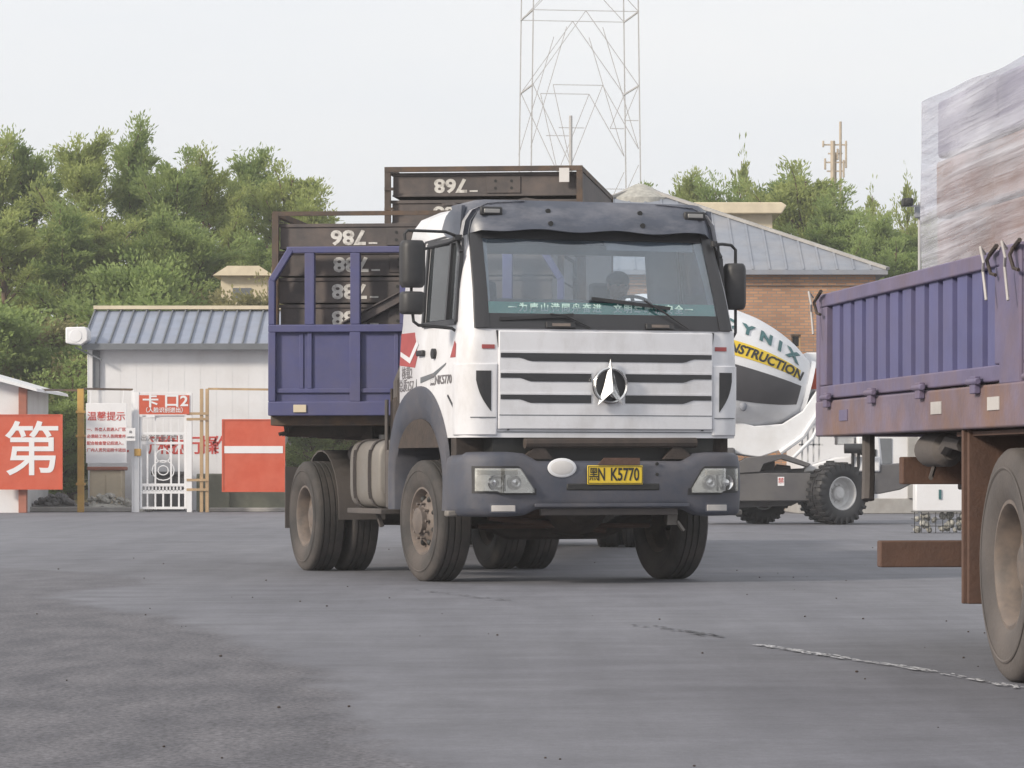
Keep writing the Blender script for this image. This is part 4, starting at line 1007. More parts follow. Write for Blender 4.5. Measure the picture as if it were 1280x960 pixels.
# roof bits behind visor
b = MB(); b.beam((-1.1, .62, 3.0), (-1.1, 1.7, 3.0), .02, .02); b.beam((1.1, .62, 3.0), (1.1, 1.7, 3.0), .02, .02); b.build('rain_gutter', M['white'], TR)
# mirrors
for s in (-1, 1):
    mr = empty('side_mirror'); mr.parent = TR
    mx = -1.63 if s < 0 else 1.33; my = .36 if s < 0 else .42
    b = MB()
    if s < 0:
        b.tube([(s*1.15, .55, 2.93), (s*1.2, .48, 2.95), (s*1.34, my, 2.975), (mx-.04, my, 2.98), (mx-.07, my, 2.95), (mx-.06, my, 2.86)], .013, 8)
        b.box((s*1.19, .47, 2.935), (.07, .07, .05)); b.box((s*1.17, .42, 2.10), (.05, .07, .09))
        b.tube([(s*1.17, .50, 2.93), (s*1.30, .42, 2.88), (mx, my+.02, 2.80)], .012, 8)
        b.tube([(mx+.0, my, 2.30), (mx+.01, my, 2.215), (mx+.06, my+.02, 2.185), (s*1.26, .42, 2.165), (s*1.21, .42, 2.13), (s*1.21, .42, 2.04)], .014, 8)
        b.tube([(mx, my+.03, 2.3), (mx, my+.03, 2.85)], .013, 8)
    else:
        b.tube([(s*1.13, .34, 2.92), (s*1.2, .38, 2.925), (mx-.03, my, 2.92), (mx+.01, my, 2.88), (mx+.01, my, 2.7)], .014, 8)
        b.tube([(mx+.01, my, 2.4), (mx+.01, my, 2.16), (mx-.02, my, 2.11), (s*1.23, .38, 2.08)], .014, 8)
    b.build('mirror_arm', M['black'], mr)
    if s > 0:
        b = MB(); b.tube([(s*1.10, .33, 2.90), (s*1.10, .33, 2.945)], .03, 10); b.build('mirror_pivot', M['black'], mr)
    hz = (2.50, 2.895) if s < 0 else (2.36, 2.76)
    def shell(z0, z1, wd_, dp):
        q = MB(); secs = []
        for t, sc_ in ((0, .78), (.06, .94), (.14, 1), (.86, 1), (.94, .94), (1, .78)):
            z = z0+(z1-z0)*t; hw = wd_/2*sc_
            secs.append([(mx+x_, my+y_, z) for x_, y_ in ((-hw, .03), (-hw*.9, -dp*.6*sc_), (-hw*.5, -dp*sc_), (hw*.5, -dp*sc_), (hw*.9, -dp*.6*sc_), (hw, .03), (hw*.9, .045), (-hw*.9, .045))])
        q.loft(secs, cap0=True, cap1=True); return q
    hs = shell(hz[0], hz[1], .215 if s < 0 else .19, .09).build('mirror_housing', M['black'], mr, smooth=50)
    b = MB(); b.box((mx, my+.05, (hz[0]+hz[1])/2), (.16, .006, .32)); b.build('mirror_glass', M['mirror'], hs)
    if s < 0:
        h2 = shell(2.275, 2.465, .215, .08).build('mirror_housing', M['black'], mr, smooth=50)
        b = MB(); b.box((mx, my+.05, 2.37), (.16, .006, .13)); b.build('mirror_glass', M['mirror'], h2)

# bumper
def bp(x): return -.10+.055*(abs(x)/1.2)**2+.16*max(0, (abs(x)-.95)/.3)**2
bpath = [(-1.285, .50), (-1.285, .36), (-1.28, .24), (-1.265, .16)]+[(x, bp(x)) for x in (-1.23, -1.17, -1.1, -1.0, -.9, -.78, -.72, -.66, -.5, -.3, 0)]
bpath = bpath+[(-x, y) for x, y in bpath[:-1]][::-1]
def bz(x):
    a = abs(x)
    zt = 1.115 if a > .80 else (1.115-.075*(.80-a)/.14 if a > .66 else 1.04)
    zb = .575 if a > .80 else (.575+.065*(.80-a)/.14 if a > .66 else .64)
    if a > 1.27: zt -= .02
    return zb, zt
b = MB(); secs = []
for i, (x, y) in enumerate(bpath):
    p = Vector(bpath[max(0, i-1)]); q = Vector(bpath[min(len(bpath)-1, i+1)]); t = (q-p).normalized(); nrm = Vector((-t.y, t.x))   # inward
    if nrm.dot(Vector((0, .6))-Vector((x, y))) < 0: nrm = -nrm
    zb, zt = bz(x)
    pr = [(.12, zb+.0), (.03, zb+.005), (.004, zb+.03), (0, zb+.08), (-.008, (zb+zt)/2), (0, zt-.09), (.012, zt-.03), (.05, zt), (.14, zt+.005), (.14, zt-.03), (.06, zt-.04), (.05, zb+.04), (.12, zb+.03)]
    secs.append([(x+nrm.x*o, y+nrm.y*o, z) for o, z in pr])
b.loft(secs, cap0=True, cap1=True); bump = b.build('bumper', M['plastic'], TR, smooth=50)
bf = lambda x, z: bp(x)
b = MB(); patch(b, -.42, .42, .795, .855, bf, .012, .02, 8)
b.build('step_recess_shade', M['ink'], bump, bevel=.01)  # raised black strip, the shade of a step recess put into colour
b = MB(); patch(b, -.70, .70, .655, .685, bf, .012, .012, 8); b.build('bumper_lip', M['plastic'], bump, bevel=.006)
b = MB(); patch(b, -.62, .62, .585, .645, bf, -.06, .05, 8); b.build('underrun_bar', M['tyre_light'], TR, bevel=.008)
for s in (-1, 1):
    hl = empty('headlight'); hl.parent = TR
    xi = lambda z: 0
    def hb(x, s=s):
        a = abs(x); return .775+(.015 if a > 1.0 else 0)
    def ht(x, s=s):
        a = abs(x); return .775+.005+.20*max(0.05, min(1, (a-.70)/.13)) if a < .83 else .98
    def hby(x, z): return bp(max(-1.22, min(1.22, x)))
    b = MB(); patch(b, s*.685, s*1.205, lambda x: hb(x)-.018, lambda x: ht(x)+.02, hby, .010, .03, 20); b.build('lamp_surround', M['black'], hl)
    b = MB(); patch(b, s*.72, s*1.185, hb, ht, hby, .012, .008, 20); b.build('reflector', M['lamp'], hl)
    for cx, rr in ((.88, .062), (1.04, .068)):
        b = MB(); b.lathe([(rr, .0), (rr*.96, .014), (rr*.8, .004), (rr*.45, -.004), (rr*.42, .016), (0, .022)], 24, Matrix.Translation((s*cx, hby(s*cx, 0)-.022, .86)) @ Matrix.Rotation(R(-90), 4, 'Z')); b.build('bulb_bowl', M['chrome'], hl)
    b = MB(); patch(b, s*.85, s*1.17, .925, .965, hby, .022, .008, 8); b.build('indicator', M['rubble'], hl)
    b = MB(); patch(b, s*.957, s*.967, .79, .925, hby, .024, .01, 2); b.build('reflector_rib', M['black'], hl)
    b = MB(); patch(b, s*.715, s*1.19, hb, ht, hby, .045, .006, 20); b.build('lamp_lens', M['lens'], hl, smooth=60)
    b = MB(); patch(b, s*.865, s*1.065, .618, .672, hby, .006, .02, 6); fl = b.build('fog_lamp', M['rag'], bump, bevel=.006)
    b = MB(); patch(b, s*.855, s*1.075, .606, .684, hby, .002, .01, 6); b.build('fog_lamp_bezel', M['plastic'], fl, bevel=.004)
    b = MB(); b.box((s*1.30, .33, .60), (.09, .10, .05)); b.build('side_step', M['tank'], TR, bevel=.012)
b = MB(); vs, fs = ell((0, 0, 0), (.13, .012, .082), 24, 12); b.add(vs, fs, Matrix.Translation((-.46, bp(.4)-.006, .985))); ov = b.build('oval_badge', M['signwhite'], bump)
b = MB(); vs, fs = ell((0, 0, 0), (.11, .012, .066), 24, 12); b.add(vs, fs, Matrix.Translation((-.46, bp(.4)-.009, .985))); b.build('badge_centre', M['label'], ov)
# number plate
np_ = empty('number_plate'); np_.parent = TR
px_ = .01; py = bp(0)-.02
b = MB(); b.bx(px_-.25, px_+.25, py-.004, py+.006, .845, 1.005); b.build('plate', M['yellow'], np_, bevel=.004)
b = MB()
for (a0, a1, c0, c1) in ((-.245, .245, .992, .997), (-.245, .245, .853, .858), (-.245, -.240, .858, .992), (.240, .245, .858, .992)): b.bx(px_+a0, px_+a1, py-.006, py-.0045, c0, c1)
b.build('plate_border', M['ink'], np_, smooth=0)
b = MB(); b.prism([(-.16, 1.01), (.22, 1.01), (.22, 1.07), (-.1, 1.07)], -.02, -.005, M=Matrix.Translation((px_, py+.01, 0))); b.build('rust_patch', M['rust'], np_)
text('黑', .115, front(px_-.195, py-.006, .925), M['ink'], np_, bold=.001, extrude=.001, xs=.75)
text('N', .15, front(px_-.125, py-.006, .925), M['ink'], np_, bold=.002, extrude=.001, xs=.62)
text('K5770', .15, front(px_+.085, py-.006, .925), M['ink'], np_, bold=.003, extrude=.001, xs=.66)
for dz in (.99, .90):
    b = MB(); b.tube([(.40, bp(.4)-.01, dz+.03), (.40, bp(.4)+.01, dz+.03)], .014, 8); b.build('bolt_hole', M['ink'], bump)
# dark gap between cab and bumper, its shade filled in as a black box
b = MB(); b.bx(-1.0, 1.0, .12, .5, .95, 1.26); b.build('gap_shade_box', M['ink'], TR)
b = MB(); b.tube([(-.75, .02, 1.19), (.8, .02, 1.2)], .045, 10); b.build('cross_tube', M['chassis'], TR)
for s in (-1, 1):
    b = MB(); b.prism([(s*.50, 1.06), (s*.78, 1.06), (s*.62, 1.2)], 0.0, .05); b.build('tow_bracket', M['chassis'], TR)
# under-cab shadow box, wheel housings
for s in (-1, 1):
    outer = [(.50, .62), (.49, .90), (.56, 1.20), (.74, 1.47), (1.0, 1.64), (1.30, 1.70), (1.62, 1.66), (1.90, 1.52), (2.10, 1.28), (2.17, 1.0), (2.17, .62)]
    inner = [(.68, .62), (.66, .88), (.72, 1.08), (.86, 1.25), (1.06, 1.37), (1.30, 1.41), (1.58, 1.38), (1.80, 1.28), (1.95, 1.12), (2.02, .92), (2.02, .62)]
    def cm(P, n=4):
        out = []; Q = [P[0]]+P+[P[-1]]
        for i in range(1, len(Q)-2):
            for k in range(n):
                t = k/n; out.append(tuple(.5*((2*Q[i][c])+(-Q[i-1][c]+Q[i+1][c])*t+(2*Q[i-1][c]-5*Q[i][c]+4*Q[i+1][c]-Q[i+2][c])*t*t+(-Q[i-1][c]+3*Q[i][c]-3*Q[i+1][c]+Q[i+2][c])*t**3) for c in (0, 1)))
        return out+[P[-1]]
    outer = cm(outer); inner = cm(inner)
    b = MB(); secs = []
    for o_, i_ in zip(outer, inner):
        mid = ((o_[0]+i_[0])/2, (o_[1]+i_[1])/2)
        secs.append([(s*1.245, *o_), (s*1.275, o_[0]*.93+i_[0]*.07, o_[1]*.93+i_[1]*.07), (s*1.29, *mid), (s*1.27, i_[0]*.9+o_[0]*.1, i_[1]*.9+o_[1]*.1), (s*1.25, *i_), (s*.86, *i_), (s*.86, i_[0]*.8+o_[0]*.2, i_[1]*.8+o_[1]*.2), (s*1.2, i_[0]*.8+o_[0]*.2, i_[1]*.8+o_[1]*.2)])
    b.loft(secs, cap0=True, cap1=True); b.build('wheel_arch', M['plastic'], TR, smooth=45)
    b = MB(); poly = [p for p in inner if p[1] > 1.15]; poly = [(.78, 1.16)]+poly[0:]+[(1.93, 1.16)]
    b.prism(poly, s*1.25, s*1.258, 'yz'); b.prism(inner, s*.80, s*.85, 'yz'); b.build('wheel_housing', M['chassis'], TR, smooth=0)
    b = MB(); b.bx(s*.84, s*1.24, .36, .50, .70, 1.24); b.build('under_cab_shade_box', M['chassis'], TR)  # the shadow box: dark block standing in for shade behind the bumper corner
# steps behind the wheel, air filter stack, tank, battery box
b = MB(); b.bx(-1.22, -.95, 2.20, 2.42, .62, 1.15); b.build('battery_box', M['tyre_light'], TR, bevel=.02)
b = MB(); b.bx(-1.20, -.98, 2.03, 2.16, 1.3, 1.80); b.bx(-1.2, -1.0, 2.2, 2.3, 1.15, 1.62); b.build('air_intake', M['chassis'], TR, bevel=.03)
b = MB(); b.tube([(-1.12, 2.30, 1.1), (-1.12, 2.30, 1.75), (-1.08, 2.22, 1.9)], .06, 10); b.tube([(-1.2, 2.44, .75), (-1.2, 2.44, 1.6)], .018, 6); b.build('air_pipe', M['tyre_light'], TR)
b = MB(); secs = []
for y in (2.5, 2.53, 3.37, 3.40):
    g_ = -.03 if y in (2.5, 3.40) else 0; cx, cz, hw, hh = -1.0, .93, .26+g_, .31+g_; secs.append([(cx+hw*sx*max(.0, 1) if False else cx+math.copysign(abs(math.cos(a))**.45, math.cos(a))*hw, y, cz+math.copysign(abs(math.sin(a))**.45, math.sin(a))*hh) for a in [2*math.pi*(k+.5)/28 for k in range(28)]])
b.loft(secs, cap0=True, cap1=True); tk = b.build('fuel_tank', M['tank'], TR, smooth=50)
for y in (2.72, 3.18):
    b = MB(); ring = [(-1.0+math.copysign(abs(math.cos(a))**.45, math.cos(a))*.27, y, .93+math.copysign(abs(math.sin(a))**.45, math.sin(a))*.32) for a in [2*math.pi*k/28 for k in range(29)]]
    for p0, p1 in zip(ring, ring[1:]): b.beam(p0, p1, .045, .012)
    b.build('tank_strap', M['tyre_light'], tk)
b = MB(); b.tube([(-1.05, 2.95, 1.24), (-1.05, 2.95, 1.29)], .06, 12); b.build('tank_cap', M['black'], tk)
b = MB(); b.bx(-1.25, -.75, 2.46, 3.5, .57, .62); b.beam((-1.15, 2.9, .6), (-1.1, 2.9, .45), .04); b.build('tank_bracket', M['tyre_light'], TR, bevel=.008)
for i, (x, y, z) in enumerate(((-.95, 2.25, 1.5), (-.75, 2.35, 1.6), (-.55, 2.3, 1.55), (-.35, 2.4, 1.6))):
    b = MB(); b.tube([(x, y, z), (x-.06, y+.25, z-.28), (x+.04, y+.5, z-.34), (x+.10, y+.75, z-.2), (x+.12, 2.9, z+.02)], .022, 7); b.build('air_hose', M['chassis' if i % 2 else 'tyre_light'], TR)
b = MB(); b.bx(-1.0, -.5, 3.5, 4.2, .75, 1.02); b.tube([(-.95, 3.55, 1.12), (-.95, 4.2, 1.12)], .09, 12); b.build('air_tank', M['tyre_light'], TR, bevel=.02)
b = MB(); b.bx(-1.16, -.9, 2.42, 2.46, .9, 1.7); b.beam((-1.1, 2.44, 1.7), (-.5, 2.44, 1.75), .04); b.build('support_frame', M['chassis'], TR)
# chassis rails, axles, springs, shafts
b = MB()
for s in (-1, 1): b.bx(s*.38, s*.46, .35, 5.9, .82, 1.07)
for y in (.5, 2.2, 3.4, 5.8): b.bx(-.38, .38, y, y+.12, .84, 1.05)
b.build('chassis_frame', M['chassis'], TR, bevel=.01)
b = MB(); b.tube([(-.9, 1.35, .53), (-.62, 1.33, .50), (-.45, 1.32, .42), (.45, 1.32, .42), (.62, 1.33, .50), (.9, 1.35, .53)], .065, 10); b.build('front_axle', M['chassis'], TR)
b = MB(); b.tube([(-.85, 5.0, .53), (-.25, 5.0, .53), (0, 5.0, .53), (.25, 5.0, .53), (.85, 5.0, .53)], [.09, .10, .24, .10, .09], 14); b.build('rear_axle', M['chassis'], TR)
for s in (-1, 1):
    for y, l in ((1.35, .75), (5.0, .8)):
        b = MB()
        for k in range(5):
            ll = l*(1-.17*k); pts_ = [(s*.42, y+ll*t, .64+.12*t*t*(l/.8)-.018*k) for t in (-1, -.5, 0, .5, 1)]
            for p0, p1 in zip(pts_, pts_[1:]): b.beam(p0, p1, .08, .014)
        b.build('leaf_spring', M['rust'], TR)
b = MB(); b.tube([(-.75, .95, .56), (.35, 1.0, .44)], .028, 8); b.tube([(-.8, 1.1, .48), (.8, 1.1, .48)], .022, 8); b.tube([(-.1, .9, .62), (-.65, 1.5, .50)], .045, 8); b.build('steering_rod', M['rust'], TR)
b = MB(); b.lathe([(0, -.30), (.2, -.3), (.30, -.1), (.30, .3), (.2, .6), (0, .6)], 16, Matrix.Translation((.05, 1.0, .70)) @ Matrix.Rotation(R(90), 4, 'Z')); b.bx(-.3, .35, .6, 1.6, .62, 1.2); b.build('engine_sump', M['chassis'], TR, bevel=.03)
b = MB(); b.tube([(0, 1.9, .62), (0, 4.85, .56)], .06, 10); b.build('drive_shaft', M['chassis'], TR)
b = MB(); b.beam((.62, .10, .60), (.62, .12, .50), .09, .02); b.beam((.66, .1, .53), (.72, .1, .45), .05, .02); b.build('mounting_tab', M['tank'], TR)
# wheels
wheel('wheel', TR, (-1.10, 1.35, .525), -1, steer=R(3))
wheel('wheel', TR, (1.10, 1.35, .525), 1, steer=R(3))
for s in (-1, 1):
    wheel('wheel', TR, (s*1.10, 5.0, .525), s, deep=True, wd=.29)
    wheel('wheel', TR, (s*.76, 5.0, .525), s, deep=True, wd=.29)
    b = MB(); secs = []
    for a in range(-10, 191, 15):
        rr = .60; secs.append([(s*1.06, 5.0+rr*math.cos(R(a)), .55+rr*math.sin(R(a))), (s*.60, 5.0+rr*math.cos(R(a)), .55+rr*math.sin(R(a))), (s*.60, 5.0+(rr+.015)*math.cos(R(a)), .55+(rr+.015)*math.sin(R(a))), (s*1.06, 5.0+(rr+.015)*math.cos(R(a)), .55+(rr+.015)*math.sin(R(a)))])
    b.loft(secs, cap0=True, cap1=True)
    b.bx(s*.62, s*1.24, 5.62, 5.635, .40, 1.0)
    b.build('mudguard', M['tyre_light'], TR, smooth=50)
b = MB(); b.bx(-.5, .5, 4.5, 5.4, 1.07, 1.22); b.build('coupling_plate', M['chassis'], TR, bevel=.02)
# cab interior
b = MB(); b.bx(-1.1, 1.1, .30, .75, 1.7, 2.20); b.bx(.2, .95, .42, .8, 2.15, 2.30); b.build('dashboard', M['dash'], TR, bevel=.04)
for x in (-.58, .58):
    st = empty('driver_seat' if x > 0 else 'passenger_seat'); st.parent = TR
    b = MB(); b.bx(x-.25, x+.25, 1.0, 1.5, 1.62, 1.80); b.build('cushion', M['seat'], st, bevel=.04)
    b = MB(); b.box((0, 0, .32), (.48, .13, .66), Matrix.Translation((x, 1.50, 1.78)) @ Matrix.Rotation(R(-10), 4, 'X')); b.build('backrest', M['seat'], st, bevel=.05)
    b = MB(); b.box((0, 0, .78), (.28, .10, .18), Matrix.Translation((x, 1.50, 1.78)) @ Matrix.Rotation(R(-10), 4, 'X')); b.build('headrest', M['seat'], st, bevel=.04)
sw = empty('steering_wheel'); sw.parent = TR
b = MB(); MS = Matrix.Translation((.58, .82, 2.30)) @ Matrix.Rotation(R(55), 4, 'X')
ring = [(.23*math.cos(a*math.pi/16), .23*math.sin(a*math.pi/16), 0) for a in range(33)]; q = MB(); q.tube(ring, .015, 8); b.add(q.v, q.f, MS); b.build('wheel_ring', M['black'], sw)
b = MB()
for a in (0, 120, 240): b.beam((0, 0, 0), (.22*math.cos(R(a-30)), .22*math.sin(R(a-30)), 0), .03, .012)
b.tube([(0, 0, .01), (0, 0, -.35)], .03, 8); vs_, fs_ = b.v, b.f; q = MB(); q.add(vs_, fs_, MS); q.build('wheel_spokes', M['black'], sw)

# ------------------------------------------------------------------ driver
def skin_mesh(chains, name, mt, parent, sub=2, extra=None, mats=None):
    verts = []; edges = []; rad = []; root = 0; idx = {}
    for ch in chains:
        prev = None
        for p, r in ch:
            key = tuple(round(c, 4) for c in p)
            if key in idx: i = idx[key]
            else: i = len(verts); verts.append(p); rad.append(r); idx[key] = i
            if prev is not None: edges.append((prev, i))
            prev = i
    me = bpy.data.meshes.new(name); me.from_pydata(verts, edges, []); o = bpy.data.objects.new(name, me); C.objects.link(o)
    md = o.modifiers.new('skin', 'SKIN'); md.use_smooth_shade = True
    sv_ = me.skin_vertices[0].data
    for i, r in enumerate(rad): sv_[i].radius = (r, r) if not isinstance(r, tuple) else r
    sv_[0].use_root = True
    o.modifiers.new('sub', 'SUBSURF').levels = sub; o.modifiers['sub'].render_levels = sub
    bpy.context.view_layer.update()
    m2 = bpy.data.meshes.new_from_object(o.evaluated_get(bpy.context.evaluated_depsgraph_get())); bpy.data.objects.remove(o)
    b = MB(); b.add([tuple(v.co) for v in m2.vertices], [tuple(p.vertices) for p in m2.polygons])
    if extra: extra(b)
    r = b.build(name, mt, parent, smooth=80); bpy.data.meshes.remove(m2); return r
TM = Matrix.Translation(TR.location) @ Matrix.Rotation(R(19.5), 4, 'Z')
def driver():
    root = empty('person', TM @ Vector((.58, 1.3, 1.80)), R(19.5), 'driver in a pale shirt behind the windscreen of the white truck, hands on the wheel', 'person')
    pel = (0, 0, .10)
    body = [[(pel, .13), ((0, .02, .28), .13), ((0, .03, .45), .15), ((0, .02, .56), .075), ((0, -.0, .64), .058), ((0, -.03, .72), .085), ((0, -.035, .80), .092), ((0, -.02, .88), .07)]]
    for s in (-1, 1):
        body.append([((0, .03, .45), .15), ((s*.17, .03, .48), .07), ((s*.25, -.05, .32), .05), ((s*.27, -.20, .22), .042), ((s*.22, -.36, .38), .035), ((s*.20, -.43, .44), .026), ((s*.19, -.47, .46), .032)])
        body.append([(pel, .13), ((s*.11, -.08, .08), .09), ((s*.15, -.42, .09), .065), ((s*.15, -.52, -.28), .05), ((s*.15, -.60, -.32), .035)])
        for f in range(4):
            a = (-.03+.02*f)
            body.append([((s*.19, -.47, .46), .032), ((s*.19+a, -.50, .48), .010), ((s*.19+a, -.53, .465), .009), ((s*.19+a, -.525, .44-.004*f), .008)])
        body.append([((s*.19, -.47, .46), .032), ((s*.16, -.47, .485), .010), ((s*.145, -.50, .48), .009)])
    def face(b):
        for s in (-1, 1):
            vs, fs = ell((s*.093, -.02, .79), (.012, .022, .034), 8, 6); b.add(vs, fs)
        b.add([(-.016, -.118, .765), (.016, -.118, .765), (0, -.155, .77), (0, -.122, .815)], [(0, 1, 2), (1, 3, 2), (3, 0, 2)])
        vs, fs = ell((0, -.118, .735), (.026, .01, .008), 8, 6); b.add(vs, fs)
    skin_mesh(body, 'body', M['skin'], root, extra=face)
    sh = [[(pel, .145), ((0, .02, .28), .150), ((0, .03, .45), .17), ((0, .02, .54), .09)]]
    for s in (-1, 1): sh.append([((0, .03, .45), .17), ((s*.17, .03, .48), .09), ((s*.25, -.05, .32), .068), ((s*.265, -.14, .255), .062)])
    skin_mesh(sh, 'shirt', M['shirt'], root)
    tr = [[((0, 0, .08), .15), ((.11, -.08, .08), .11), ((.15, -.42, .09), .085), ((.15, -.50, -.22), .07)], [((0, 0, .08), .15), ((-.11, -.08, .08), .11), ((-.15, -.42, .09), .085), ((-.15, -.50, -.22), .07)]]
    skin_mesh(tr, 'trousers', M['trousers'], root)
    b = MB(); vs, fs = ell((0, -.01, .845), (.103, .112, .085), 18, 12); b.add(vs, fs); b.build('hair', M['hair'], root)
    b = MB()
    for s in (-1, 1):
        vs, fs = ell((s*.035, -.117, .80), (.014, .008, .007), 8, 6); b.add(vs, fs)
    b.build('eye', M['ink'], root)
driver()

# ------------------------------------------------------------------ semi-trailer behind the white truck
ST = empty('semi_trailer', (-.885, 33.15, 0), R(-6), 'flatbed semi trailer with a chamfered blue violet headboard, coupled behind the white truck', 'trailer')
HWT = 1.37
b = MB(); zb, zm, zt = 1.47, 2.24, 3.03
b.bx(-HWT+.06, HWT-.06, 0, .04, zb+.1, zm); b.build('headboard_panel', M['blue'], ST)
b = MB()
b.bx(-HWT, HWT, -.05, .07, zm, zm+.07); b.bx(-HWT, HWT, -.06, .08, zb, zb+.13)
for s in (-1, 1): b.bx(s*HWT, s*(HWT-.07), -.05, .07, zb+.13, zm); b.bx(s*HWT, s*(HWT-.06), -.04, .05, zm+.07, 2.73); b.beam((s*(HWT-.03), 0, 2.72), (s*(HWT-.21), 0, zt-.02), .09, .06)
b.bx(-HWT+.17, HWT-.17, -.04, .05, zt-.06, zt)
b.build('headboard_frame', M['blue'], ST, bevel=.008)
for x in (-.985, -.56, -.1, .36, .85):
    b = MB(); b.bx(x-.045, x+.045, -.045, .045, zm+.071, zt-.061); b.build('upright_post', M['blue'], ST, bevel=.006)
b = MB()
for x in (-.985, -.1, .85): b.bx(x-.02, x+.02, -.025, -.001, zb+.25, zm); b.bx(x-.10, x-.06, -.012, -.001, zb+.25, zm)
b.bx(-HWT+.07, HWT-.07, -.025, -.001, zb+.21, zb+.25); b.bx(-.61, -.51, -.048, -.002, zb+.131, zm-.001)
b.build('panel_rib', M['blue'], ST, bevel=.005)
b = MB(); b.bx(-1.13, -1.01, -.075, -.061, zb+.03, zb+.10); b.build('reflector_plate', M['cream'], ST, bevel=.003)
b = MB(); b.bx(-HWT, HWT, .08, 15.4, 1.38, 1.5); b.build('deck', M['frame'], ST, bevel=.01)
b = MB()
for s in (-1, 1): b.bx(s*.45, s*.55, .3, 15.2, 1.1, 1.38)
for y in [.4+.9*i for i in range(16)]: b.bx(-HWT+.1, HWT-.1, y, y+.1, 1.28, 1.379)
b.build('chassis_frame', M['chassis'], ST)
for s in (-1, 1):
    b = MB(); 
    for i in range(8): y = .2+i*.16; b.tube([(s*(HWT-.12-.02*i), y, 1.4), (s*(HWT-.12), y+.03, 1.32), (s*(HWT-.06), y, 1.30)], .02, 6)
    b.build('lashing_hook', M['chassis'], ST)
b = MB()
for s in (-1, 1): b.tube([(s*.7, 2.9, 1.3), (s*.7, 2.9, .5)], .06, 8); b.bx(s*.7-.1, s*.7+.1, 2.8, 3.0, .46, .50)
b.build('landing_leg', M['chassis'], ST)
b = MB(); b.bx(-1.2, -1.15, 5.5, 11.6, .75, .9); b.bx(1.15, 1.2, 5.6, 11.6, .75, .9); b.build('side_guard', M['chassis'], ST)
for y in (12.7, 14.0):
    for s in (-1, 1):
        wheel('wheel', ST, (s*1.12, y, .525), s, deep=True, wd=.28); wheel('wheel', ST, (s*.79, y, .525), s, deep=True, wd=.28)
    b = MB(); b.tube([(-.8, y, .53), (.8, y, .53)], .08, 10); b.bx(-.5, -.4, y-.3, y+.3, .6, 1.12); b.bx(.4, .5, y-.3, y+.3, .6, 1.12); b.build('axle', M['chassis'], ST)
# dented side frame leaning behind headboard (diagonal channel)
STM = Matrix.Translation(ST.location) @ Matrix.Rotation(R(-6), 4, 'Z')
def onst(name, x, y, z, label, cat, group=None): return empty(name, STM @ Vector((x, y, z)), R(-6), label, cat, group)
def tray_parts(root, W, D, H, num, seed, tx):
    r = random.Random(seed); b = MB(); t = .03; d = r.uniform(-.012, .012)
    b.bx(-W/2, W/2, 0, t, 0, H); b.bx(-W/2, W/2, D-t, D, 0, H); b.bx(-W/2, -W/2+t, t, D-t, 0, H); b.bx(W/2-t, W/2, t, D-t, 0, H)
    b.bx(-W/2+t, W/2-t, t, D-t, 0, .02)
    b.build('tray_shell', M['tray'], root, bevel=.006)
    b = MB(); b.bx(-W/2-.012, W/2+.012, -.014, -.001, H-.03, H+.002); b.bx(-W/2-.005, W/2+.005, -.010, -.001, 0, .02); b.build('tray_rim', M['tray'], root, bevel=.003)
    b = MB(); px = tx+.53; b.bx(px-.17, px+.17, -.012, -.001, .03, H-.04); bp_ = b.build('bolt_plate', M['tray'], root, bevel=.004)
    b = MB()
    for dx in (-.08, .08):
        for dz in (.08, .15): b.tube([(px+dx, -.016, dz), (px+dx, -.010, dz)], .015, 8)
    b.build('bolt_hole', M['ink'], bp_)
    text(num, .185, front(tx, -.003, H*.48, roll=math.pi), M['stencil'], root, bold=.006, extrude=.001, xs=1.2)
    b = MB(); b.bx(tx+.19, tx+.27, -.004, -.001, .045, .06); b.build('stencil_dash', M['stencil'], root)
names = ['bottom', 'second', 'third', 'fourth', 'fifth', 'sixth', 'seventh', 'top']
ord_top = ['topmost', 'second from the top', 'third from the top', 'fourth from the top', 'fifth from the top', 'sixth from the top', 'lowest']
proto = None
r = random.Random(11)
for k in range(7):                                # front stack, numbered from the bottom up
    o = onst('steel_tray', -.02+r.uniform(-.02, .02), .16+r.uniform(0, .03), 1.52+.250*k, 'stencilled dark steel tray, %s of the stack behind the blue headboard' % ord_top[6-k], 'steel tray', 'stencilled steel trays on the semi trailer')
    tray_parts(o, 2.56, 2.2, .232, '786' if k == 6 else '788', k, -.62+r.uniform(-.03, .03))
    if k == 6:
        pass
ft = onst('angle_iron_cage', 0, .1, 1.505, 'low brown angle iron frame holding the front stack of trays', 'frame')
b = MB()
for x in (-1.33, 1.33):
    for y in (-.0, 2.4): b.bx(x-.03, x+.03, y, y+.05, 0, 1.85)
b.build('corner_post', M['frame'], ft)
b = MB(); b.beam((-1.33, .02, 1.84), (1.33, .02, 1.84), .035, .04); b.beam((-1.33, 2.42, 1.84), (1.33, 2.42, 1.84), .05, .05); b.beam((-1.33, .02, 1.84), (-1.33, 2.42, 1.84), .05, .05); b.beam((1.33, .02, 1.84), (1.33, 2.42, 1.84), .05, .05); b.build('top_rail', M['frame'], ft)
ot9 = ['topmost', 'second from the top', 'third from the top', 'fourth from the top', 'fifth from the top', 'sixth from the top', 'seventh from the top', 'eighth from the top', 'lowest']
for k in range(9):
    o = onst('steel_tray', .32+r.uniform(-.01, .01), 2.75, 1.52+.272*k, 'stencilled dark steel tray, %s of the taller stack rising over the cab' % ot9[8-k], 'steel tray', 'stencilled steel trays on the semi trailer')
    tray_parts(o, 1.84, 3.8, .235, '768', 20+k, -.34)
ft = onst('angle_iron_cage', .32, 2.68, 1.505, 'tall rusty angle iron frame with its top rail clear above the taller stack of trays', 'frame')
b = MB()
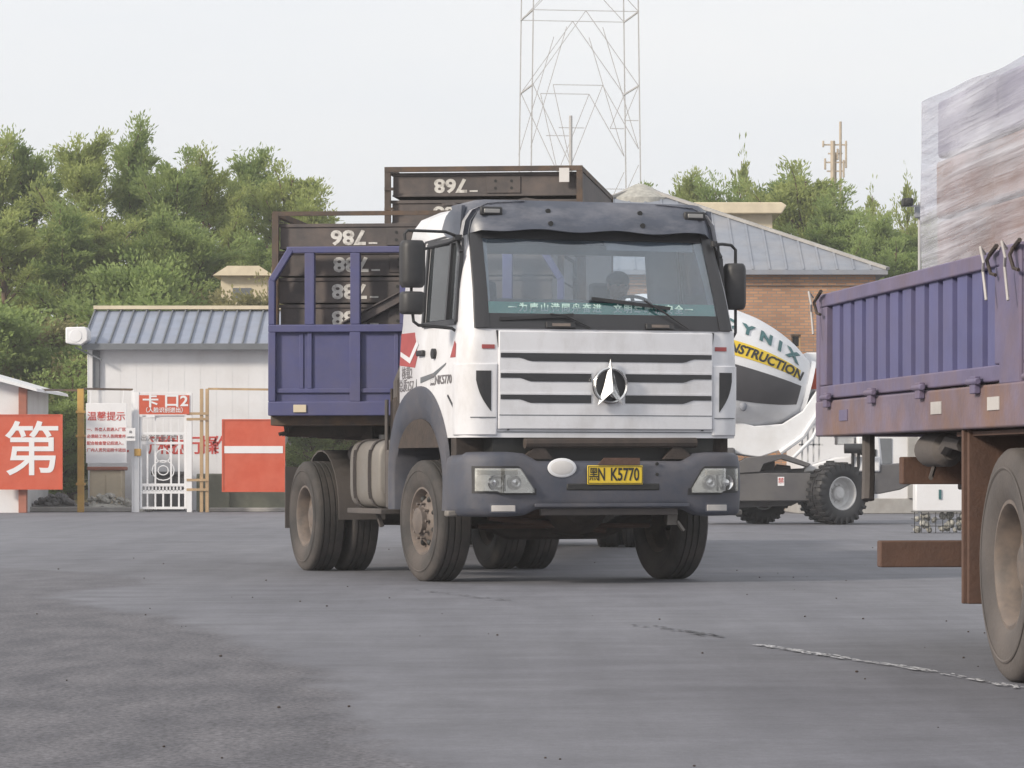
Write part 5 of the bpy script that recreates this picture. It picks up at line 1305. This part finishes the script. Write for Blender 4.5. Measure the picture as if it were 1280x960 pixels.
for x in (-.96, .96):
    for y in (0, 3.95): b.bx(x-.03, x+.03, y, y+.05, 0, 2.47)
for v in (2.25, 2.05, 1.8): b.bx(-.99, -.90, -.012, 0, v, v+.03)
b.build('corner_post', M['frame'], ft)
b = MB(); b.beam((-.99, .02, 2.46), (.99, .02, 2.46), .05, .05); b.beam((-.96, 3.97, 2.46), (.96, 3.97, 2.46), .05, .05); b.beam((-.96, .02, 2.46), (-.96, 3.97, 2.46), .05, .05); b.beam((.96, .02, 2.46), (.96, 3.97, 2.46), .05, .05); b.build('top_rail', M['frame'], ft)
b = MB(); b.bx(.955, .975, .1, 3.9, .1, 2.48); b.build('side_sheet', M['tray'], ft)
b = MB(); b.bx(.76, .86, -.02, -.006, 2.32, 2.46); b.build('paper_tag', M['label'], ft)
# crumpled tin sheet and a diagonal channel
o = onst('scrap_sheet', .55, 2.0, 3.74, 'bent rusty sheet lying above the cab roof in front of the rear stack', 'metal sheet')
o.location = STM @ Vector((.62, 1.9, 3.50))
b = MB(); secs = []
for i in range(13):
    x = -.62+1.24*i/12; z = .035*math.sin(i*1.9)*.5+.04*math.cos(i*.7)+(.05 if 3 < i < 10 else 0)
    secs.append([(x, 0, z), (x, .55, z+.03), (x, .55, z+.05), (x, 0, z+.025)])
b.loft(secs, cap0=True, cap1=True); b.build('sheet', M['tray'], o, smooth=0)
b = MB(); b.bx(-.5, -.45, .25, .3, -.21, .03); b.bx(.45, .5, .25, .3, -.21, .03); b.build('prop', M['frame'], o)
o = onst('steel_channel', -.7, .11, 2.28, 'dark steel channel leaning diagonally against the front trays', 'steel channel')
b = MB(); b.beam((0, -.0, 0), (.95, -.0, .50), .05, .085); b.build('channel_web', M['tray'], o, bevel=.006)
b = MB(); b.beam((0, -.035, .05), (.95, -.035, .55), .03, .012); b.build('channel_flange', M['tray'], o)
# ================================================================== self-loading concrete mixer behind
YM = 66.0; SM = F/YM
def mixer():
    x0 = X(1000, YM); root = empty('concrete_mixer', (x0, YM, 0), 0, 'white drum concrete mixer with a yellow lettered band, half hidden behind the white truck', 'concrete mixer')
    x = lambda u: X(u, YM)-x0; z = lambda v: Z(v, YM)
    # drum: axis tilts down to the right
    tilt = R(14.5); L_ = 3.1
    prof = [(.0, -2.6), (.75, -2.6), (1.02, -2.0), (1.16, -1.2), (1.18, -.5), (1.10, .15), (.98, .55), (.80, .95), (.60, 1.22), (.52, 1.30), (.52, 1.36), (.0, 1.36)]
    ctr = Vector((x(918), 0, z(468))); MD = Matrix.Translation(ctr) @ Matrix.Rotation(tilt, 4, 'Y')
    ss = [p[1] for p in prof[1:-1]]; rs = [p[0] for p in prof[1:-1]]
    def rad(s):                                 # smooth profile
        return float(np.interp(s, ss, rs))
    pr = [(0, -2.6)]+[(sum(rad(s+d) for d in (-.12, -.06, 0, .06, .12))/5, s) for s in [(-2.58+3.9*i/40) for i in range(41)]]+[(0, 1.34)]
    def srad(s): return float(np.interp(s, [p[1] for p in pr[1:-1]], [p[0] for p in pr[1:-1]]))
    dr = MB(); dr.lathe(pr, 56, MD); drum = dr.build('drum', M['drumwhite'], root, smooth=50)
    # angle: 0 = up, growing towards the camera (-Y)
    def surf(s, a, off): r = srad(s)+off; return MD @ Vector((s, -r*math.sin(a), r*math.cos(a)))
    def band(name, a0, a1, s0, s1, m, off=.006, edge=None):
        b = MB(); secs = []
        for i in range(31):
            s = s0+(s1-s0)*i/30; q0, q1 = (a0(s), a1(s)) if callable(a0) else (a0, a1)
            secs.append([surf(s, q0+(q1-q0)*j/8, off) for j in range(9)]+[surf(s, q0+(q1-q0)*j/8, off-.004) for j in range(8, -1, -1)])
        b.loft(secs, cap0=True, cap1=True); return b.build(name, m, drum, smooth=50)
    band('yellow_band', lambda s: 1.06-.02*s, lambda s: 1.31-.02*s, -2.0, 1.12, M['drumyellow'], .008)
    band('dark_band', lambda s: 1.45, lambda s: 2.02, -2.0, 1.20, M['drumdark'], .008)
    def wrap(body, size, s0, a, mt, bold, off, xs=1.0, shear=0):
        vs, fs = text_geo(body, size, .003, bold, 'LEFT', xs); b = MB(); out = []
        for v in vs:
            s = s0+v[0]+shear*v[1]; r = srad(s); out.append(surf(s, a-v[1]/max(.5, r), off+v[2]))
        b.add(out, fs); return b.build('lettering', mt, drum, smooth=0, fix=False)
    for ch, s in zip('CYNIX', (-.50, -.10, .23, .60, .80)): wrap(ch, .34, s, .78, M['drumteal'], .018, .018, .95)
    wrap('CONSTRUCTION', .25, -.62, 1.195, M['ink'], .008, .013, .92, .2)
    r = MB(); r.lathe([(.54, 1.30), (.60, 1.30), (.60, 1.38), (.54, 1.38)], 40, MD, close=True); r.build('drum_ring', M['drumwhite'], drum)
    o = MB(); o.lathe([(0, 1.345), (.52, 1.345), (.52, 1.352), (0, 1.352)], 40, MD); o.build('drum_mouth', M['ink'], drum)
    b = MB(); vs, fs = ell(tuple(surf(.25, 2.12, .0)), (.07, .06, .09), 10, 8); b.add(vs, fs); b.build('drain_hatch', M['roofgrey'], drum)
    # curved cradle / chute under the drum
    b = MB(); secs = []
    P = [(870, 525), (905, 538), (940, 546), (975, 540), (1000, 520), (1018, 492)]
    for i, (u, v) in enumerate(P):
        hh = (.36, .42, .38, .28, .16, .12)[i]; secs.append([(x(u), -.62, z(v)+hh/2), (x(u)+.05*i, -.62, z(v)-hh), (x(u)+.05*i, .62, z(v)-hh), (x(u), .62, z(v)+hh/2)])
    b.loft(secs, cap0=True, cap1=True); b.build('drum_cradle', M['drumwhite'], root, bevel=.02, smooth=50)
    b = MB(); b.tube([(x(972), -.66, z(566)), (x(1000), -.66, z(546)), (x(1020), -.66, z(515)), (x(1024), -.66, z(480))], .05, 8); b.tube([(x(985), -.70, z(575)), (x(1012), -.7, z(548)), (x(1030), -.7, z(510))], .035, 8); b.build('chute_frame', M['drumwhite'], root)
    b = MB()
    for u in (1000, 1007, 1014, 1021): b.beam((x(u), -.5, z(578)), (x(u), -.5, z(535)), .03)
    b.beam((x(996), -.5, z(556)), (x(1026), -.5, z(556)), .03); b.build('ladder', M['rim_w'], root)
    b = MB(); b.bx(x(1008), x(1024), .2, .9, z(520), z(440)); b.build('control_cabinet', M['white_clean'], root, bevel=.03)
    b = MB(); b.bx(x(1010), x(1022), .17, .199, z(486), z(460)); b.build('red_panel', M['red'], root)
    # body
    b = MB(); b.prism([(x(860), z(628)), (x(860), z(592)), (x(1010), z(585)), (x(1085), z(582)), (x(1140), z(578)), (x(1140), z(602)), (x(1120), z(612)), (x(1095), z(617)), (x(1050), z(617)), (x(1005), z(622)), (x(985), z(632)), (x(925), z(634)), (x(860), z(634))], -.72, .72); b.bx(x(900), x(1008), -1.02, -.721, z(626), z(591)); b.build('chassis', M['hull'], root, bevel=.02)
    b = MB(); b.prism([(x(915), z(580)), (x(930), z(572)), (x(975), z(568)), (x(1008), z(580)), (x(1004), z(584)), (x(972), z(574)), (x(950), z(580)), (x(945), z(590)), (x(915), z(592))], -1.05, -.5); b.build('deck_cover', M['hull'], root, bevel=.012)
    b = MB(); b.bx(x(866), x(915), -1.05, 1.0, z(592), z(560)); b.build('fender', M['hull'], root, bevel=.05)
    b = MB(); b.prism([(x(1000), z(590)), (x(1004), z(583)), (x(1040), z(572)), (x(1058), z(571)), (x(1095), z(571)), (x(1095), z(590))], -.76, -.2); b.build('white_hood', M['white_clean'], root, bevel=.03)
    b = MB(); b.prism([(x(1100), z(582)), (x(1070), z(582)), (x(1068), z(545)), (x(1096), z(545))], -.5, .6); b.build('engine_cover', M['white_clean'], root, bevel=.04)
    b = MB(); b.bx(x(1087), x(1092), -.52, -.501, z(576), z(562)); b.bx(x(1028), x(1038), -.775, -.761, z(584), z(576)); b.build('vent', M['ink'], root)
    b = MB(); b.tube([(x(1050), -.85, z(561)), (x(1074), -.85, z(561))], .09, 12); b.tube([(x(1072), -.85, z(561)), (x(1078), -.85, z(563))], .12, 12); b.tube([(x(1068), -.8, z(565)), (x(1068), -.7, z(600))], .03, 8); b.tube([(x(1061), -.8, z(565)), (x(1061), -.7, z(600))], .03, 8); b.build('hydraulic_cylinder', M['black'], root)
    b = MB(); b.bx(x(1045), x(1066), -.3, .3, z(556), z(538)); b.bx(x(1044), x(1067), -.32, .32, z(546)-.02, z(546)+.02); b.build('water_pump', M['rim_w'], root, bevel=.02)
    b = MB(); b.bx(x(967), x(975), -1.03, -1.034, z(607), z(596)); dc = b.build('decal', M['signwhite'], root); text('禁', .11, front(x(971), -1.036, z(601)), M['redtext'], dc)
    b = MB(); b.box((x(955), -.6, z(582)), (.3, .2, .18)); b.tube([(x(966), -.6, z(584)), (x(985), -.6, z(586))], .06, 8); b.tube([(x(945), -.6, z(584)), (x(950), -.6, z(578))], .07, 8); b.build('hydraulic_motor', M['tyre_light'], root, bevel=.03)
    for (u, yy, s, st) in ((1041, -.95, 1, R(-58)), (950, .25, 1, R(-62)), (1041, 1.2, 1, R(-60))):
        wl = wheel('wheel', root, (x(u), yy, .565), s, Rr=.545, wd=.40, steer=st, deep=True, tm='black', rm='rim_w', lugs=True, rimr=.30)
    for u in (948, 1041):
        b = MB(); b.tube([(x(u), -.75, .56), (x(u), .95, .56)], .1, 10); b.build('axle', M['hull'], root)
mixer()

# ================================================================== right-hand cargo truck tail with violet boards
A = Vector((1.765, 20.4, 0)); Bv = Vector((2.275, 15.7, 0)); dv = (Bv-A).normalized(); ang = math.atan2(dv.y, dv.x)     # local +X runs towards the camera
RT_ = empty('board_truck', A, ang, 'truck tail with faded violet corrugated side boards, cut by the right edge', 'truck')
# local: x along the truck towards the camera, y: away from the side we see (local +Y = left of +X direction -> to the right in the photo)
RM = Matrix.Translation(A) @ Matrix.Rotation(ang, 4, 'Z')
zb0, zt0 = 1.36, 1.955; WT = 2.45; LEN = 8.6
cut = 4.20
def board(x0, x1, y, n, name='side_board'):
    root = empty(name); root.parent = RT_
    b = MB(); b.bx(x0, x1, y-.02, y+.05, zt0-.075, zt0); b.bx(x0, x1, y-.02, y+.05, zb0, zb0+.075); b.bx(x0, x0+.17, y-.02, y+.05, zb0+.076, zt0-.076); b.bx(x1-.10, x1, y-.02, y+.05, zb0+.076, zt0-.076); b.build('board_frame', M['boardf'], root, bevel=.008)
    xa, xb = x0+.17, x1-.10; p = (xb-xa)/n; b = MB(); line = []
    for i in range(n):
        s = xa+i*p; line += [(s, y+.08), (s+p*.28, y+.08), (s+p*.31, y+.0), (s+p*.97, y+.0), (s+p, y+.08)]
    secs = [[(a, c, zb0+.075) for a, c in line]+[(a, c+.004, zb0+.075) for a, c in line[::-1]], [(a, c, zt0-.075) for a, c in line]+[(a, c+.004, zt0-.075) for a, c in line[::-1]]]
    b.loft(secs); b.build('corrugated_sheet', M['board'], root, smooth=20)
    return root
board(0, cut, 0, 13); board(cut+.42, LEN, 0, 13)
board(0, cut, WT, 13); board(cut+.42, LEN, WT, 13)
for y in (0, WT):
    b = MB(); b.bx(cut+.02, cut+.40, y-.03, y+.06, zb0-.02, zt0+.01); b.build('stake_post', M['boardf'], RT_, bevel=.012)
b = MB(); b.bx(-.07, -.003, -.03, WT+.06, zb0-.02, zt0); b.build('tail_board', M['boardf'], RT_, bevel=.012)
b = MB(); b.bx(-.06, LEN, -.035, .06, zb0-.21, zb0-.012); b.bx(-.06, LEN, WT-.05, WT+.04, zb0-.21, zb0-.012); b.bx(-.06, .05, .06, WT-.06, zb0-.21, zb0-.021); b.build('bed_beam', M['beam'], RT_, bevel=.01)
b = MB(); b.bx(.05, LEN, .06, WT-.05, zb0-.08, zb0-.02); b.build('bed_floor', M['chassis'], RT_)
b = MB()
for y in (.75, 1.65): b.bx(.1, LEN, y, y+.1, .85, 1.15)
for i in range(11): b.bx(.3+i*.8, .38+i*.8, .07, WT-.06, 1.16, 1.279)
b.build('chassis_frame', M['chassis'], RT_, bevel=.01)
for x in (.35, 1.55, 2.7, 3.85, 4.9, 5.9):
    b = MB(); b.tube([(x-.10, -.06, zb0+.005), (x+.10, -.06, zb0+.005)], .016, 8); b.bx(x-.05, x+.05, -.065, -.036, zb0-.05, zb0+.03); b.build('hinge', M['boardf'], RT_, bevel=.004)
for x, mt in ((.75, 'boardf'), (3.0, 'rag'), (4.15, 'rag'), (5.2, 'yellowpost')):
    b = MB(); b.bx(x-.11, x+.11, -.040, -.0355, zb0-.13, zb0-.07); b.build('reflector', M[mt], RT_)
for x in (.06, cut-.06, cut+.36):
    b = MB(); b.tube([(x, -.05, zt0-.02), (x+.02, -.07, zt0-.05), (x+.05, -.06, zt0-.11), (x+.1, -.05, zt0-.12)], .009, 6); b.tube([(x-.05, -.04, zt0-.02), (x+.12, -.05, zt0+.01)], .011, 6); b.build('latch_hook', M['chassis'], RT_)
for x, l in ((.0, .2), (cut-.12, .2), (cut+.28, .22)):
    b = MB(); b.tube([(x+.05, -.07, zt0-.02), (x+.08, -.10, zt0+.01), (x+.10, -.09, zt0-.06), (x+.05, -.08, zt0-.10), (x+.11, -.08, zt0-.03-l)], .007, 6)
    b.build('lashing_rope', M['rag'], RT_)
# rear underrun bars: transverse to the truck
for (xx, z0, z1, y0) in ((1.35, .885, 1.03, .14), (1.45, .45, .59, .0)):
    ub = MB(); ub.bx(xx, xx+.09, y0, WT-.1, z0, z1); u_ = ub.build('underrun_bar', M['rust'], RT_, bevel=.008)
b = MB()
for y in (.7, 1.7): b.bx(1.3, 1.349, y, y+.08, .46, .9)
b.build('bar_bracket', M['rust'], RT_)
b = MB(); b.tube([(.95, .06, 1.15), (.95, .06, .92), (.98, .05, .80)], .035, 8); b.build('hanging_bracket', M['tyre_light'], RT_)
b = MB(); b.lathe([(0, -.16), (.07, -.15), (.085, -.1), (.085, .14), (.05, .18), (0, .18)], 18, Matrix.Translation((2.35, .12, 1.06)) @ Matrix.Rotation(R(8), 4, 'Z')); b.tube([(2.5, .12, 1.06), (2.7, .1, 1.1), (2.9, .12, 1.08)], .035, 8); b.tube([(2.35, .10, .97), (2.5, .05, .92)], .012, 6); b.build('brake_chamber', M['tyre_light'], RT_)
b = MB(); b.prism([(1.9, 1.15), (4.6, 1.15), (4.4, .85), (2.9, .85), (2.6, .92)], .55, .6); b.build('spring_hanger', M['rust'], RT_)
wx = 4.14
b = MB(); b.bx(wx-.66, wx-.63, .0, .62, .33, 1.15); b.bx(wx-.69, wx-.66, -.02, .03, .33, 1.15); b.build('mudguard', M['rust'], RT_, bevel=.006)
b = MB(); b.bx(wx-.95, wx+.9, .02, .62, 1.12, 1.14); b.build('wheel_cover', M['rust'], RT_)
def wheelY(parent, loc, **k):
    w_ = wheel('wheel', parent, loc, -1, **k); w_.rotation_euler = (0, 0, R(90)); return w_
for xw in (wx, wx+1.35):
    for y in (.16, .50): wheelY(RT_, (xw, y, .53), Rr=.53, wd=.29, deep=(y < .3), tm='tyre_light', rm='rim')
    for y in (WT-.16, WT-.50):
        w_ = wheel('wheel', RT_, (xw, y, .53), 1, Rr=.53, wd=.29, deep=True, tm='tyre_light'); w_.rotation_euler = (0, 0, R(90))
    b = MB(); b.tube([(xw, .3, .53), (xw, WT-.3, .53)], .09, 10); b.bx(xw-.45, xw+.45, .75, .85, .62, .84); b.build('axle', M['chassis'], RT_)
# flared truck nose is out of the picture; wrapped load on the bed
def film_mat():
    m = bpy.data.materials.new('stretch_film'); m.use_nodes = True; nt = m.node_tree; nt.nodes.clear(); N = nt.nodes.new; L = nt.links.new
    tc = N('ShaderNodeTexCoord')
    def streak(rot, sc, s, lo, hi):
        mp0 = N('ShaderNodeMapping'); mp0.inputs['Rotation'].default_value = (0, rot, 0); L(tc.outputs['Object'], mp0.inputs[0])
        mp = N('ShaderNodeMapping'); mp.inputs['Scale'].default_value = sc; L(mp0.outputs[0], mp.inputs[0])
        n = N('ShaderNodeTexNoise'); n.inputs['Scale'].default_value = s; n.inputs['Detail'].default_value = 5; n.inputs['Roughness'].default_value = .6; n.inputs['Distortion'].default_value = .25; L(mp.outputs[0], n.inputs[0])
        r = N('ShaderNodeMapRange'); r.inputs[1].default_value = lo; r.inputs[2].default_value = hi; L(n.outputs[0], r.inputs[0]); return r.outputs[0], n.outputs[0]
    a, an = streak(R(1.6), (.22, 1, 7), 2.0, .38, .70)
    c, cn = streak(R(2), (.5, .5, 1.3), .9, .36, .60)
    mxx = N('ShaderNodeMath'); mxx.operation = 'MULTIPLY_ADD'; mxx.inputs[1].default_value = .38; L(a, mxx.inputs[0]); 
    mc = N('ShaderNodeMath'); mc.operation = 'MULTIPLY'; mc.inputs[1].default_value = .50; L(c, mc.inputs[0]); L(mc.outputs[0], mxx.inputs[2])
    ad = N('ShaderNodeMath'); ad.operation = 'ADD'; ad.inputs[1].default_value = .03; ad.use_clamp = True; L(mxx.outputs[0], ad.inputs[0])
    tr = N('ShaderNodeBsdfTransparent'); tr.inputs[0].default_value = (.9, .9, .93, 1)
    p = N('ShaderNodeBsdfPrincipled'); p.inputs['Base Color'].default_value = (.58, .585, .66, 1); p.inputs['Roughness'].default_value = .25; p.inputs['Specular IOR Level'].default_value = .8
    bu = N('ShaderNodeBump'); bu.inputs['Strength'].default_value = .5; bu.inputs['Distance'].default_value = .05; L(an, bu.inputs['Height']); L(bu.outputs[0], p.inputs['Normal'])
    mx = N('ShaderNodeMixShader'); L(ad.outputs[0], mx.inputs[0]); L(tr.outputs[0], mx.inputs[1]); L(p.outputs[0], mx.inputs[2])
    o = N('ShaderNodeOutputMaterial'); L(mx.outputs[0], o.inputs[0]); return m
M['film'] = film_mat()
M['palecarton'] = mat('pale_lavender_cartons', (.40, .39, .48), .8, var=.2, vscale=1.2)
M['bluebag'] = mat('dark_blue_wrapped_goods', (.10, .12, .25), .6, var=.2)
def wrapped_load():
    x0, x1 = 1.80, 7.6; y0, y1 = .16, 2.2; z0, z1 = 1.30, 2.86
    root = empty('wrapped_load', RM @ Vector((x0, y0, z0)), ang, 'tall pallet load wrapped in crinkled whitish stretch film on the violet board truck', 'wrapped load')
    r = random.Random(4)
    nx, nz = 9, 5
    for k in range(nz):
        b = MB()
        for i in range(nx):
            dx = (x1-x0)/nx; dz = (z1-z0)/nz; b.bx(i*dx+.03, (i+1)*dx+.01, .05+r.uniform(0, .03), y1-y0-.05, k*dz+.02, (k+1)*dz+.005)
        b.build('carton_layer', M[('carton', 'bluebag', 'carton', 'carton', 'palecarton')[k]], root, bevel=.02)
    # film shell with diagonal wrinkles, one fine grid per face
    b = MB(); W, D, H = x1-x0, y1-y0, z1-z0; N_, K_ = 150, 60; vs = []
    def w_(s, t): 
        q = t-.02*s
        return .012*math.sin(t*9+.6*math.sin(s*1.3))*math.sin(s*2.1+t*3)+.010*math.sin(q*24+1.0*math.sin(s*.9+t*2))+.005*math.sin(q*61+1.5*math.sin(s*.8))+.02*math.sin(s*2.3+t*5)
    per = []
    def grid(P, nrm, n1, n2):
        base = []
        for j in range(n2+1):
            for i in range(n1+1):
                s, t = i/n1, j/n2; p = Vector(P(s, t)); e = min(1, s*12, (1-s)*12, t*10, (1-t)*10); p = p-Vector(nrm)*(1-w_(p.x+p.y, p.z)*22)*.02*e*1.3+Vector(nrm)*.03*e
                p.z += (.006*math.sin(p.x*2.7)+.005*math.sin(p.x*6.1+1)+.004*math.sin(p.y*4))*p.z/H; p.x += .022*math.sin(p.z*4.1+.5)+.008*math.sin(p.z*11)
                base.append(p)
        b.add(base, [(j*(n1+1)+i, j*(n1+1)+i+1, (j+1)*(n1+1)+i+1, (j+1)*(n1+1)+i) for j in range(n2) for i in range(n1)])
    grid(lambda s, t: (W*s, 0, H*t), (0, -1, 0), N_, K_); grid(lambda s, t: (0, D*s, H*t), (-1, 0, 0), 60, K_); grid(lambda s, t: (W*s, D, H*t), (0, 1, 0), 60, 30); grid(lambda s, t: (W, D*s, H*t), (1, 0, 0), 40, 30); grid(lambda s, t: (W*s, D*t, H), (0, 0, 1), 60, 30)
    b.build('stretch_film', M['film'], root, smooth=60, fix=False)
wrapped_load()

# ------------------------------------------------------------------ thin summer haze over the yard
hz = MB(); hz.bx(-430, 430, -70, 930, -1, 48); ho = hz.build('haze', [], smooth=0)
hm = bpy.data.materials.new('thin_haze'); hm.use_nodes = True; hn = hm.node_tree; hn.nodes.clear()
pv = hn.nodes.new('ShaderNodeVolumePrincipled'); pv.inputs['Color'].default_value = (.93, .94, .97, 1); pv.inputs['Density'].default_value = .0008; pv.inputs['Anisotropy'].default_value = 0
oo = hn.nodes.new('ShaderNodeOutputMaterial'); hn.links.new(pv.outputs[0], oo.inputs['Volume'])
ho.data.materials.append(hm); tag(ho, 'thin pale summer haze over the whole yard', 'haze', kind='stuff')
